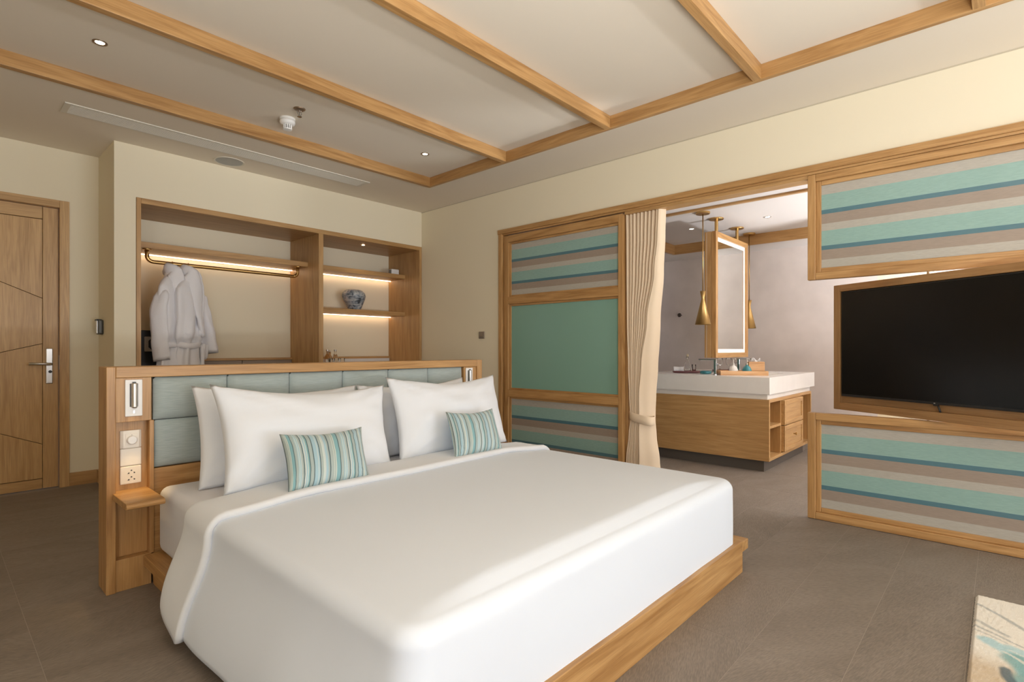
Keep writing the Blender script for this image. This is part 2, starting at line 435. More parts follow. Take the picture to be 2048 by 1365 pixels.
# walls
w = MB()
w.box((RW,3.90,0),(RW+0.12,5.29,ZC+0.1)).box((RW,WINY,2.392),(RW+0.12,3.90,ZC+0.1)).box((RW,WINY,0),(RW+0.12,-0.30,2.392))
struct(build('wall_right', w, M_WALL), 'cream wall over the sliding panels and bathroom opening')
w = MB()
w.box((1.0,CW,0),(1.146,CW+0.10,ZC+0.1)).box((1.146,CW,2.394),(RW,CW+0.10,ZC+0.1)).box((1.0,CW+0.10,0),(1.10,5.95,ZC+0.1))
struct(build('wall_closet', w, M_WALL), 'cream wall around the open wardrobe niche')
struct(build('wall_closet_back', MB().box((1.10,5.85,0),(4.18,5.95,2.60)), M_WALL), 'cream back wall inside the open wardrobe')
w = MB()
w.box((LW,DW,0),(-0.20,DW+0.10,ZC+0.1)).box((-0.20,DW,2.385),(0.80,DW+0.10,ZC+0.1)).box((0.80,DW,0),(1.0,DW+0.10,ZC+0.1))
struct(build('wall_entrance', w, M_WALL), 'cream wall around the oak entrance door')
struct(build('wall_left', MB().box((LW-0.1,WINY,0),(LW,-3.9,ZC+0.1)).box((LW-0.1,-1.3,0),(LW,5.95,ZC+0.1)).box((LW-0.1,-3.9,2.4),(LW,-1.3,ZC+0.1)).box((LW-0.1,-3.9,0),(LW,-1.3,0.3)), M_WALL), 'cream wall on the entrance side')  # the hole in this wall is made for the added side fill
w = MB()
w.box((LW,WINY-0.1,0),(1.0,WINY,ZC+0.1)).box((3.95,WINY-0.1,0),(4.40,WINY,ZC+0.1)).box((1.0,WINY-0.1,2.60),(3.95,WINY,ZC+0.1)).box((1.0,WINY-0.1,0),(3.95,WINY,0.12))
w.box((7.1,WINY-0.1,0),(7.45,WINY,ZC+0.1)).box((4.40,WINY-0.1,2.42),(7.1,WINY,ZC+0.1)).box((4.40,WINY-0.1,0),(7.1,WINY,0.2))
struct(build('wall_window', w, M_WALL), 'cream wall with the two window openings')
for k, (a, b_, z0, z1) in enumerate(((1.0,3.95,0.12,2.60),(4.40,7.1,0.2,2.42))):
    rt = sroot('window_%d' % (k+1), ((a+b_)/2, WINY-0.05, z0), 'oak framed window %s' % ('of the bedroom' if k == 0 else 'of the bathroom'))
    wbox('window_frame', (a,WINY-0.08,z0),(b_,WINY-0.03,z0+0.05), rt); wbox('window_frame', (a,WINY-0.08,z1-0.05),(b_,WINY-0.03,z1), rt)
    n_ = 3
    for q in range(n_+1):
        xx = a + (b_-a-0.05)*q/n_
        wbox('window_frame', (xx,WINY-0.08,z0+0.05),(xx+0.05,WINY-0.03,z1-0.05), rt)

rt = sroot('window_3', (LW-0.05,-2.6,0.3), 'added oak framed opening for the side fill light')  # invented window, put in around the side fill
wbox('window_frame', (LW-0.08,-3.9,0.3),(LW-0.03,-1.3,0.35), rt); wbox('window_frame', (LW-0.08,-3.9,2.35),(LW-0.03,-1.3,2.4), rt)
for yy in (-3.9,-2.625,-1.35): wbox('window_frame', (LW-0.08,yy,0.35),(LW-0.03,yy+0.05,2.35), rt)

# ceiling: lower border, recessed tray, beams
c = MB()
XT0, YT0 = LW-0.05, WINY-0.05
c.box((LW,4.30,ZC),(1.0,DW,ZC+0.08)).box((1.0,4.30,ZC),(RW,CW,ZC+0.08)).box((3.46,WINY,ZC),(RW,4.30,ZC+0.08))
c.box((LW,WINY,ZT),(3.46,4.30,ZT+0.06))
struct(build('ceiling', c, M_CEIL), 'plaster ceiling with a shallow recessed tray')
k = 1
for y in (4.267,3.213,2.15,1.08,0.055):
    hi_y = y+0.05
    wb = wbox('trim_%d' % k, (LW,y,2.80),(3.432,hi_y,2.891), bevel=0.002, axis=0)
    struct(wb, ['oak ceiling beam beside the long air grille','second oak ceiling beam from the wardrobe','third oak ceiling beam from the wardrobe','fourth oak ceiling beam from the wardrobe','fifth oak ceiling beam, farthest from the wardrobe'][k-1]); k += 1
for y in (-1.01,-2.075,-3.14,-4.205):
    struct(wbox('trim_%d' % k, (LW,y,2.80),(3.432,y+0.05,2.891), axis=0), 'oak ceiling beam behind the camera'); k += 1
struct(wbox('trim_%d' % k, (3.432,WINY,2.80),(3.467,4.317,2.891), axis=1), 'long oak edge beam where the ceiling tray meets its border'); k += 1
# shadow gap between wall and ceiling
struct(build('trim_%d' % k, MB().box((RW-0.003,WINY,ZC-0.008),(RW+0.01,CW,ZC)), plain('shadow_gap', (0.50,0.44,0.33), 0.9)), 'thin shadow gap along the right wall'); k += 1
# rail over the panels
rt = sroot('trim_%d' % k, (RW,2.0,2.31), 'oak sliding track rail along the right wall'); k += 1
wbox('fascia', (4.035,WINY,2.352),(RW+0.02,3.90,2.396), rt, axis=1)
wbox('track', (4.048,WINY,2.336),(RW+0.06,3.888,2.352), rt, axis=1)
wbox('post', (4.112,2.395,0.0),(RW+0.12,2.445,2.312), rt, W=BRN)
wbox('header', (RW,0.97,2.312),(RW+0.12,2.40,2.350), rt, W=BRN, axis=1)
# left jamb of fixed panel
struct(wbox('trim_%d' % k, (4.038,3.845,0),(RW+0.08,3.892,2.352), bevel=0.003), 'oak jamb post at the wardrobe end of the sliding track'); k += 1
# baseboards near the door
struct(wbox('baseboard_entrance', (0.80,DW-0.015,0),(1.0,DW,0.11), W=BRN), 'brown oak baseboard beside the entrance door')
struct(wbox('baseboard_closet', (0.985,CW,0),(1.0,DW-0.015,0.11), W=BRN), 'brown oak baseboard on the wardrobe return wall')

# bathroom shell
struct(build('wall_bathroom', MB().box((7.35,WINY,0),(7.45,4.3,2.75)), M_BWALL), 'grey plaster far wall of the bathroom')
struct(build('wall_bathroom_end', MB().box((RW+0.12,4.2,0),(7.35,4.3,2.75)), M_BWALL), 'grey plaster end wall of the bathroom')
struct(build('wall_pier', MB().box((6.2,0.45,0),(6.32,0.884,2.436)), M_WALL), 'cream bathroom pier behind the television')
c = MB()
BZ, BT = 2.436, 2.55
c.box((RW+0.12,WINY,BZ),(4.763,4.2,BZ+0.06)).box((6.80,WINY,BZ),(7.35,4.2,BZ+0.06)).box((4.763,3.26,BZ),(6.80,4.2,BZ+0.06)).box((4.763,WINY,BZ),(6.80,0.2,BZ+0.06))
c.box((4.70,0.1,BT),(6.90,3.4,BT+0.06))
struct(build('ceiling_bathroom', c, plain('bath_ceiling_paint', (0.70,0.665,0.64), 0.9, spec=0.2)), 'plaster bathroom ceiling with a recessed coffer')
rt = sroot('trim_%d' % k, (5.8,1.7,BZ), 'brown oak edging around the bathroom ceiling coffer'); k += 1
wbox('edging', (4.745,0.18,BZ-0.018),(4.785,3.28,BT), rt, W=BRN, axis=1)
wbox('edging', (6.78,0.18,BZ-0.012),(6.82,3.28,BT), rt, W=BRN, axis=1)
wbox('edging', (4.785,3.24,BZ-0.012),(6.78,3.28,BT), rt, W=BRN, axis=0)
wbox('edging', (4.785,0.18,BZ-0.012),(6.78,0.22,BT), rt, W=BRN, axis=0)

# ------------------------------------------------------------------ entrance door
rt = sroot('door_1', (0.28, DW, 0), 'brown oak entrance door with angled grooves and steel lever')
YF = DW-0.012
wbox('door_frame', (0.738,DW-0.02,0),(0.80,DW+0.08,2.385), rt, W=DOORW)
wbox('door_frame', (-0.25,DW-0.02,0),(-0.19,DW+0.08,2.385), rt, W=DOORW)
wbox('door_frame', (-0.19,DW-0.02,2.325),(0.738,DW+0.08,2.385), rt, W=DOORW)
y0, y1 = DW+0.03, DW+0.075
wbox('door_stile', (0.637,y0,0.006),(0.735,y1,2.322), rt, W=DOORW)
wbox('door_stile', (-0.187,y0,0.006),(-0.09,y1,2.322), rt, W=DOORW)
wbox('door_rail', (-0.087,y0,2.222),(0.634,y1,2.322), rt, W=DOORW)
wbox('door_rail', (-0.087,y0,0.006),(0.634,y1,0.085), rt, W=DOORW)
def gl(x, p): (xa,za),(xb,zb) = p; return za+(zb-za)*(x-xa)/(xb-xa)
lines = [((0.38,2.219),(0.63,2.219)), ((0.38,1.686),(0.629,1.571)), ((0.38,1.123),(0.623,1.193)), ((0.38,0.485),(0.623,0.375)), ((0.38,0.088),(0.63,0.088))]
for i in range(4):
    a, b_ = lines[i], lines[i+1]
    pts = [(-0.087, gl(-0.087,b_)+0.002),(0.634, gl(0.634,b_)+0.002),(0.634, gl(0.634,a)-0.002),(-0.087, gl(-0.087,a)-0.002)]
    build('door_panel', MB().prism(pts, 1, y0+0.001, y1), DOORW[2], rt, bevel=0.0015)
build('door_core', MB().box((-0.187,y1-0.02,0.006),(0.735,y1,2.322)), M_DARK, rt)
ha = build('handle_plate', MB().box((0.655,y0-0.012,0.866),(0.70,y0,1.158)), M_SILVER, rt, bevel=0.006, seg=3)
build('lever', MB().tube([(0.682,y0-0.012,1.028),(0.682,y0-0.055,1.028),(0.67,y0-0.065,1.029),(0.545,y0-0.065,1.033)], 0.011, 12), M_SILVER, ha, smooth=True)
build('lock_cylinder', MB().lathe([(0.012,-0.004),(0.012,0.0)], (0.682,y0-0.012,0.965), 16, axis=1), M_BLACK, ha)
build('strike_plate', MB().box((0.737,DW-0.005,0.98),(0.7385,DW+0.025,1.10)), M_SILVER, rt)
# key-card switch
t = thing('keycard_switch', 'black and steel key card switch on the wardrobe return wall', 'switch', (1.0,5.62,1.28))
build('case', MB().box((0.965,5.58,1.275),(1.0,5.70,1.40)), plain('dark_steel', (0.10,0.10,0.095), 0.35, metal=0.6), t, bevel=0.012, seg=3)
build('face_strip', MB().box((0.955,5.61,1.282),(0.967,5.655,1.393)), M_SILVER, t, bevel=0.004)
build('card_slot', MB().box((0.958,5.60,1.39),(0.99,5.69,1.404)), M_BLACK, t)
# wall control near the corner
t = thing('wall_control', 'small taupe square control on the right wall near the corner', 'switch', (RW,4.158,1.265))
build('plate', MB().box((RW-0.012,4.115,1.265),(RW,4.20,1.342)), M_TAUPE, t, bevel=0.004)
build('dial', MB().box((RW-0.016,4.135,1.285),(RW-0.012,4.18,1.325)), M_TAUPE, t, bevel=0.002)

# ------------------------------------------------------------------ ceiling fittings
t = thing('air_grille', 'long off-white slotted air grille in the ceiling above the wardrobe', 'grille', (1.79,4.74,ZC))
x0,x1,ya,yb = 0.62,2.97,4.635,4.84
m_ = MB(); zf = ZC-0.008
m_.box((x0,ya,zf),(x1,ya+0.02,ZC)).box((x0,yb-0.02,zf),(x1,yb,ZC)).box((x0,ya+0.02,zf),(x0+0.035,yb-0.02,ZC)).box((x1-0.035,ya+0.02,zf),(x1,yb-0.02,ZC))
build('frame', m_, M_VENT, t, bevel=0.001)
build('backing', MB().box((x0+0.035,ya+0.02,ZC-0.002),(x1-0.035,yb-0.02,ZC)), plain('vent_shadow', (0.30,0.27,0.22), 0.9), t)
for q in range(11):
    yy = ya+0.026+q*0.0145
    build('slat', MB().box((x0+0.035,yy,zf),(x1-0.035,yy+0.007,ZC-0.002)), M_VENT, t)
t = thing('ceiling_speaker', 'round grey ceiling speaker beside the air grille', 'speaker', (1.80,5.04,ZC))
build('ring', MB().lathe([(0.108,-0.004),(0.120,-0.006),(0.120,0.0)], (1.80,5.04,ZC), 40, caps=False), M_VENT, t)
build('mesh_cover', MB().lathe([(0.0,-0.004),(0.109,-0.004),(0.109,0.0)], (1.80,5.04,ZC), 40, caps=False), M_SPK, t)
def downlight(label, x, y, z, r, metal, lens, group):
    t = thing('downlight', label, 'light', (x,y,z), group)
    build('trim_ring', MB().lathe([(r*0.62,-0.001),(r*0.75,-0.005),(r,-0.004),(r,0.0)], (x,y,z), 28, caps=False), metal, t, smooth=True)
    build('lens', MB().lathe([(0.0,-0.0015),(r*0.63,-0.0015),(r*0.63,0.0)], (x,y,z), 24, caps=False), lens, t)
    return t
RING = plain('bronze_ring', (0.30,0.22,0.15), 0.35, metal=0.8)
downlight('bronze ringed downlight in the ceiling tray, over the entrance side', 0.658,3.77,ZT,0.036,RING,M_LAMP,'bedroom downlights')
downlight('bronze ringed downlight in the ceiling tray, near the wardrobe corner', 2.99,3.787,ZT,0.036,RING,M_LAMP,'bedroom downlights')
downlight('small downlight set in the wardrobe top above the vase shelves', 3.371,5.40,2.345,0.028,M_SILVER,M_LAMP,None)
downlight('bathroom downlight nearer the beige curtain', 5.99,2.656,BT,0.038,M_SILVER,M_LAMPW,'bathroom downlights')
downlight('bathroom downlight nearer the striped panels', 5.99,1.824,BT,0.038,M_SILVER,M_LAMPW,'bathroom downlights')
spot('spot_entrance', (0.658,3.77,2.87), 6, WARM); spot('spot_corner', (2.99,3.787,2.87), 6, WARM)
spot('spot_closet', (3.371,5.40,2.335), 1.5, WARM)
spot('spot_bath_a', (5.99,2.656,2.53), 3, (1,0.9,0.78)); spot('spot_bath_b', (5.99,1.824,2.53), 3, (1,0.9,0.78))
t = thing('smoke_detector', 'white round smoke detector on the ceiling tray', 'detector', (1.83,3.97,ZT))
build('base', MB().lathe([(0.052,-0.016),(0.056,-0.012),(0.056,0.0)], (1.83,3.97,ZT), 32), M_WPLAST, t, bevel=0.001)
build('dome', MB().lathe([(0.026,-0.052),(0.050,-0.046),(0.056,-0.03),(0.054,-0.016)], (1.83,3.97,ZT), 32), M_WPLAST, t, smooth=True)
cg = MB()
for q in range(12):
    a = q*math.pi/6
    cg.box((1.83+0.028*math.cos(a)-0.003,3.97+0.028*math.sin(a)-0.003,ZT-0.082),(1.83+0.028*math.cos(a)+0.003,3.97+0.028*math.sin(a)+0.003,ZT-0.048))
cg.lathe([(0.012,-0.088),(0.031,-0.086),(0.033,-0.080),(0.012,-0.080)], (1.83,3.97,ZT), 24)
build('sensor_cage', cg, M_WPLAST, t)
build('sensor_core', MB().lathe([(0.018,-0.082),(0.018,-0.05)], (1.83,3.97,ZT), 16), plain('grey_core', (0.35,0.34,0.32), 0.6), t)
t = thing('sprinkler', 'chrome fire sprinkler beside the smoke detector', 'sprinkler', (1.816,3.748,ZT))
build('escutcheon', MB().lathe([(0.012,-0.016),(0.03,-0.012),(0.042,-0.002),(0.042,0)], (1.816,3.748,ZT), 28), RING, t, smooth=True)
build('frame_arms', MB().tube([(1.804,3.748,ZT-0.014),(1.800,3.748,ZT-0.035),(1.812,3.748,ZT-0.052)],0.003,8).tube([(1.828,3.748,ZT-0.014),(1.832,3.748,ZT-0.035),(1.820,3.748,ZT-0.052)],0.003,8).tube([(1.816,3.748,ZT-0.012),(1.816,3.748,ZT-0.05)],0.004,8), M_CHROME, t)
build('deflector', MB().lathe([(0.016,-0.058),(0.016,-0.054)], (1.816,3.748,ZT), 16), M_CHROME, t)

# ------------------------------------------------------------------ open wardrobe
t = thing('open_wardrobe', 'open oak wardrobe niche with lit shelves and hanging rail', 'wardrobe', (2.6,5.5,0))
YB = 5.845
wbox('side_panel', (1.148,CW-0.008,0),(1.18,YB,2.392), t, W=BRN)
wbox('side_panel', (4.022,CW-0.008,0),(4.056,YB,2.392), t, W=BRN)
wbox('top_panel', (1.18,CW-0.008,2.348),(4.022,YB,2.392), t, W=BRN, axis=0)
wbox('divider', (2.727,CW-0.008,0),(2.777,YB,2.348), t, W=BRN, axis=2)
sh = wbox('shelf', (1.18,5.435,2.024),(2.727,5.845,2.075), t, W=BRN)
build('led_strip', MB().box((1.18,5.800,2.018),(2.727,5.812,2.024)), M_LED, sh)
sh = wbox('shelf', (2.777,5.49,2.026),(4.022,5.845,2.076), t, W=BRN)
build('led_strip', MB().box((2.777,5.800,2.020),(4.022,5.812,2.026)), M_LED, sh)
sh = wbox('shelf', (2.777,5.49,1.563),(4.022,5.845,1.611), t, W=BRN)
build('led_strip', MB().box((2.777,5.800,1.557),(4.022,5.812,1.563)), M_LED, sh)
wbox('back_ledge', (1.18,5.80,1.035),(2.727,YB,1.060), t, W=BRN)
wbox('back_ledge', (2.777,5.80,1.037),(4.022,YB,1.062), t, W=BRN)
for xa, xb in ((1.18,1.69),(1.692,2.20),(2.202,2.727)):
    build('back_drawer', MB().box((xa,5.802,0.60),(xb-0.004,YB,1.033)), plain('taupe_front', (0.28,0.225,0.18), 0.6), t, bevel=0.003)
build('splash_panel', MB().box((2.777,5.83,0.98),(4.022,YB,1.036)), M_WHITEP, t)
build('worktop', MB().box((2.777,5.25,0.945),(4.022,5.83,0.98)), M_STONE, t, bevel=0.003)
yr, zr = 5.48, 1.915
pts = [(1.285,yr,2.022),(1.285,yr,1.965)]
for q in range(6):
    a = math.pi + q*math.pi/10
    pts.append((1.335+0.05*math.cos(a), yr, 1.965+0.05*math.sin(a)))
pts.append((2.585,yr,zr))
for q in range(6):
    a = 1.5*math.pi + q*math.pi/10
    pts.append((2.585+0.05*math.cos(a), yr, 1.965+0.05*math.sin(a)))
pts.append((2.635,yr,2.022))
hr = build('hanging_rail', MB().tube(pts, 0.0165, 14), M_BRASS, t, smooth=True)
for xx in (1.285,2.635):
    build('flange', MB().lathe([(0.034,-0.008),(0.034,0.0)], (xx,yr,2.022), 20), M_BRASS, hr)
# dark appliance unit behind the robes
t = thing('safe_unit', 'black unit with grey octagon-windowed fronts behind the bathrobes', 'safe', (1.36,5.65,0.70))
build('case', MB().box((1.185,5.57,0.70),(1.425,5.80,1.318)), M_BLACK, t, bevel=0.004)
GREYF = plain('grey_front', (0.42,0.38,0.32), 0.5)
for xa, xb in ((1.188,1.262),(1.285,1.40)):
    fr = build('front_panel', MB().box((xa,5.560,1.13),(xb,5.572,1.262)), GREYF, t, bevel=0.006)
    cx_, hw, zc, hh = (xa+xb)/2+0.012, (xb-xa)/2-0.018, 1.196, 0.05
    cc = 0.022
    pts = [(cx_-hw+cc,zc-hh),(cx_+hw-cc,zc-hh),(cx_+hw,zc-hh+cc),(cx_+hw,zc+hh-cc),(cx_+hw-cc,zc+hh),(cx_-hw+cc,zc+hh),(cx_-hw,zc+hh-cc),(cx_-hw,zc-hh+cc)]
    build('octagon_window', MB().prism(pts, 1, 5.556, 5.562), M_BLACK, fr)
build('base_plinth', MB().box((1.19,5.58,0.62),(1.42,5.80,0.70)), M_BLACK, t)

# vase
t = thing('stoneware_vase', 'mottled blue-grey stoneware vase on the lit middle shelf', 'vase', (3.41,5.65,1.611))
prof = [(0.0,0.0),(0.066,0.0),(0.074,0.02),(0.096,0.07),(0.125,0.13),(0.136,0.165),(0.132,0.20),(0.108,0.228),(0.082,0.240),(0.072,0.238),(0.078,0.215),(0.10,0.18),(0.06,0.06),(0,0.03)]
m_ = MB().lathe(prof, (3.41,5.65,1.611), 36, caps=False)
for i, v in enumerate(m_.v):
    d = noise.noise(Vector(v)*9)*0.006; c_ = Vector((3.41,5.65,v[2])); q = Vector(v)-c_
    if q.length > 0.01: q = q*(1+d/q.length)
    h_ = v[2]-1.611
    m_.v[i] = (c_.x+q.x-0.012*(h_/0.24), c_.y+q.y, v[2])
vb = build('body', m_, M_VASE, t, smooth=True)
# small white clock on top shelf
t = thing('desk_clock', 'small white desk clock lying at the end of the top wardrobe shelf', 'clock', (3.93,5.60,2.076))
build('case', MB().box((3.875,5.565,2.078),(3.985,5.625,2.148)), M_WPLAST, t, bevel=0.010, seg=3)
build('face', MB().box((3.872,5.573,2.088),(3.876,5.617,2.138)), plain('clock_face_grey', (0.25,0.25,0.24), 0.4), t)
build('foot', MB().box((3.885,5.57,2.076),(3.975,5.62,2.079)), M_BLACK, t)
# bottles and glasses on the minibar top
def bottle(name, label, x, y, z, h, r, glassm, capm, group):
    t = thing(name, label, 'bottle', (x,y,z), group)
    pr = [(0,0),(r,0),(r,h*0.45),(r*0.9,h*0.55),(r*0.35,h*0.75),(r*0.35,h*0.92),(0,h*0.92)]
    build('body', MB().lathe(pr, (x,y,z), 18, caps=False), glassm, t, smooth=True)
    build('cap', MB().lathe([(r*0.45,h*0.90),(r*0.45,h)], (x,y,z), 14), capm, t)
    build('paper_label', MB().lathe([(r*1.01,h*0.12),(r*1.01,h*0.36)], (x,y,z), 18, caps=False), M_WPLAST, t)
    return t
GW = plain('greyish_glass', (0.66,0.60,0.52), 0.08, spec=0.8)
MWZ = 0.98
bottle('glass_bottle', 'clear glass bottle on the minibar top, nearer the wardrobe divider', 3.022,5.57,MWZ,0.165,0.034,M_GLASS,M_SILVER,'minibar bottles')
bottle('glass_bottle', 'clear glass bottle on the minibar top, farther from the wardrobe divider', 3.145,5.62,MWZ,0.165,0.034,M_GLASS,M_SILVER,'minibar bottles')
t = thing('carafe', 'amber carafe standing between the two minibar bottles', 'carafe', (3.09,5.66,MWZ))
build('body', MB().lathe([(0,0),(0.034,0),(0.036,0.05),(0.03,0.085),(0.018,0.11),(0.022,0.135),(0.018,0.134),(0,0.1)], (3.09,5.66,MWZ), 18, caps=False), plain('amber_glass', (0.50,0.27,0.10), 0.1), t, smooth=True)
build('stopper', MB().lathe([(0.012,0.132),(0.016,0.15),(0,0.16)], (3.09,5.66,MWZ), 12), M_SILVER, t, smooth=True)
def tumbler(label, x, y, z, r, h, cat='glass', group=None, mat=None):
    t = build('tumbler', MB().lathe([(0,0.002),(r*0.85,0),(r,h),(r*0.9,h),(r*0.78,0.008),(0,0.008)], (x,y,z), 18, caps=False), mat or M_GLASS, None, smooth=True)
    return tag(t, label, cat, group)
tumbler('small glass tumbler in front of the minibar bottles, beside the divider', 2.985,5.44,MWZ,0.026,0.07,group='minibar tumblers')
tumbler('small glass tumbler in front of the minibar bottles, middle one', 3.065,5.45,MWZ,0.026,0.07,group='minibar tumblers')
tumbler('small glass tumbler in front of the minibar bottles, away from the divider', 3.145,5.46,MWZ,0.026,0.07,group='minibar tumblers')

# ------------------------------------------------------------------ bathrobes on hangers
def robe(x, y, seed, robe_label, hanger_label, near_sleeve, far_sleeve):
    wv = Vector((0.62,0.785,0)); fv = Vector((0.785,-0.62,0)); c = Vector((x,y,0))
    h = thing('clothes_hanger', hanger_label, 'hanger', (x,y,1.72), 'robe hangers')
    pts = [(x,y+0.021,1.905)]
    for q in range(8):
        a = math.radians(-20 + q*32)
        pts.append((x, y+0.021*math.cos(a), 1.915+0.021*math.sin(a)))
    pts = pts[1:]
    pts += [(x,y,1.885),(x,y,1.83)]
    build('hook', MB().tube(pts, 0.0028, 8), M_BRASS, h, smooth=True)
    build('shoulder_bar', MB().tube([c-wv*0.15+Vector((0,0,1.69)), c-wv*0.07+Vector((0,0,1.755)), c+Vector((0,0,1.80)), c+wv*0.07+Vector((0,0,1.755)), c+wv*0.15+Vector((0,0,1.69))], 0.010, 8), OAK[0], h, smooth=True)
    t = thing('bathrobe', robe_label, 'bathrobe', (x,y,0.60), 'bathrobes')
    prof = [(1.868,.030,.030),(1.862,.052,.05),(1.83,.066,.058),(1.785,.10,.062),(1.735,.165,.064),(1.695,.205,.066),(1.64,.220,.072),(1.55,.218,.080),(1.45,.212,.086),
            (1.36,.208,.092),(1.29,.204,.097),(1.25,.195,.092),(1.22,.170,.074),(1.19,.160,.068),(1.15,.165,.072),(1.08,.180,.084),(0.98,.19,.09),(0.85,.20,.096),(0.72,.208,.10),(0.62,.21,.102)]
    rows = []
    fine = []
    for i in range(len(prof)-1):
        for q in range(3):
            f = q/3; fine.append(tuple(prof[i][k]*(1-f)+prof[i+1][k]*f for k in range(3)))
    fine.append(prof[-1])
    for z, a, b in fine:
        r = []
        for q in range(48):
            ph = 2*math.pi*q/48
            fold = 0.017*math.sin(7*ph+seed+2.0*math.sin(z*5))*min(1,max(0,(1.75-z)/0.5)) + 0.012*math.sin(11*ph+2*seed+z*3)*min(1,max(0,(1.22-z)/0.3))
            p = c + wv*((a+fold)*math.cos(ph)) + fv*((b+fold)*math.sin(ph))
            nz = noise.noise(Vector((p.x*14,p.y*14,z*9+seed)))*0.014 + noise.noise(Vector((p.x*45,p.y*45,z*40+seed)))*0.004
            d = (p-c); d = d.normalized() if d.length > 1e-4 else d
            p = p + d*nz
            r.append((p.x, p.y, z+0.008*math.sin(2*ph+seed)*(1 if z < 1.85 else 0)))
        rows.append(r)
    m_ = MB().grid(rows, close=True)
    m_.f.append(tuple(range(48))[::-1]); m_.m.append(0)
    build('body', m_, M_TERRY, t, smooth=True)
    def strip(path, wid, th, name):
        P = [c + wv*p[0] + fv*p[1] + Vector((0,0,p[2])) for p in path]
        fineP = []
        for i in range(len(P)-1):
            for q in range(4): fineP.append(P[i].lerp(P[i+1], q/4))
        fineP.append(P[-1])
        rows = []
        for i, p in enumerate(fineP):
            tt = (fineP[min(i+1,len(fineP)-1)]-fineP[max(i-1,0)]).normalized()
            out = Vector((p.x-c.x, p.y-c.y, 0.0)); out = out - tt*out.dot(tt); out = out.normalized() if out.length > 1e-4 else fv
            sd = tt.cross(out).normalized()
            k = wid*(0.75+0.5*math.sin(math.pi*i/(len(fineP)-1)))
            r = []
            for q in range(12):
                a = 2*math.pi*q/12
                pp = p + sd*k*math.cos(a) + out*th*math.sin(a)
                pp += out*noise.noise(pp*25+Vector((seed,0,0)))*0.006
                r.append(tuple(pp))
            rows.append(r)
        m_ = MB().grid(rows, close=True)
        n_ = len(rows)*12
        m_.f.append(tuple(range(12))[::-1]); m_.m.append(0); m_.f.append(tuple(range(n_-12,n_))); m_.m.append(0)
        build(name, m_, M_TERRY, t, smooth=True)
    strip([(0.0,-0.055,1.845),(-0.055,-0.02,1.862),(-0.062,0.045,1.835),(-0.05,0.078,1.72),(-0.02,0.092,1.55),(0.02,0.100,1.38),(0.05,0.102,1.27)], 0.056, 0.024, 'lapel')
    strip([(0.0,-0.055,1.845),(0.055,-0.02,1.862),(0.066,0.042,1.83),(0.075,0.070,1.72),(0.065,0.084,1.55),(0.04,0.093,1.38),(0.02,0.096,1.27)], 0.050, 0.022, 'lapel')
    def sleeve(path, rad):
        P = []
        for i in range(len(path)-1):
            for q in range(5): P.append(Vector(path[i]).lerp(Vector(path[i+1]), q/5))
        P.append(Vector(path[-1]))
        rows = []
        for i, p in enumerate(P):
            f = i/(len(P)-1); R0 = rad[0]*(1-f)+rad[1]*f
            if i == 0: R0 *= 0.6
            r = []
            for q in range(20):
                a = 2*math.pi*q/20
                rr = R0*(1+0.10*math.sin(3*a+seed+f*3)) + noise.noise(Vector((math.cos(a)*2,math.sin(a)*2,f*6+seed)))*0.014
                pp = p + wv*rr*0.62*math.cos(a) + fv*rr*math.sin(a)
                r.append((pp.x,pp.y,p.z+0.01*math.sin(a)))
            rows.append(r)
        inner = [tuple(P[-1]+(Vector(v)-P[-1])*0.75+Vector((0,0,0.03))) for v in rows[-1]]
        rows.append(inner)
        m_ = MB().grid(rows, close=True)
        m_.f.append(tuple(range(20))[::-1]); m_.m.append(0)
        n_ = len(rows)*20; m_.f.append(tuple(range(n_-20,n_))); m_.m.append(0)
        build('sleeve', m_, M_TERRY, t, smooth=True)
    sleeve(near_sleeve, (0.062,0.066)); sleeve(far_sleeve, (0.062,0.075))
    rows = []
    for dz, e in ((0.026,0.0),(0.022,0.012),(-0.022,0.012),(-0.026,0.0)):
        r = []
        for q in range(40):
            ph = 2*math.pi*q/40
            p = c + wv*((0.170+e)*math.cos(ph)) + fv*((0.079+e)*math.sin(ph))
            r.append((p.x,p.y,1.185+dz+0.006*math.sin(3*ph+seed)))
        rows.append(r)
    bl = build('belt', MB().grid(rows, close=True), M_TERRY, t, smooth=True)
    k0 = c + fv*0.098 + wv*0.05
    lp = [k0+Vector((0,0,1.19))]
    for q in range(9):
        a = q*math.pi/8
        lp.append(k0 + wv*(0.035-0.035*math.cos(a)) + fv*0.012 + Vector((0,0,1.19-0.12*math.sin(a))))
    build('belt_loop', MB().tube(lp, 0.017, 10), M_TERRY, bl, smooth=True)
    build('belt_end', MB().tube([k0+Vector((0,0,1.19)), k0+fv*0.012-wv*0.02+Vector((0,0,1.08)), k0+fv*0.014-wv*0.03+Vector((0,0,0.92))], 0.016, 10), M_TERRY, bl, smooth=True)
robe(1.478, 5.48, 1.0, 'white terry bathrobe hanging nearer the black unit, partly behind the other', 'thin brass hook hanger of the bathrobe nearer the black unit',
     [(1.365,5.335,1.655),(1.335,5.33,1.45),(1.345,5.34,1.22),(1.36,5.35,1.05)], [(1.56,5.60,1.66),(1.555,5.62,1.4),(1.55,5.63,1.08)])
robe(1.605, 5.48, 4.2, 'white terry bathrobe hanging in front, with a full hanging sleeve', 'thin brass hook hanger of the bathrobe with the full hanging sleeve',
     [(1.495,5.372,1.63),(1.512,5.405,1.45),(1.53,5.43,1.2)], [(1.715,5.59,1.67),(1.755,5.575,1.50),(1.79,5.56,1.30),(1.815,5.545,1.11)])

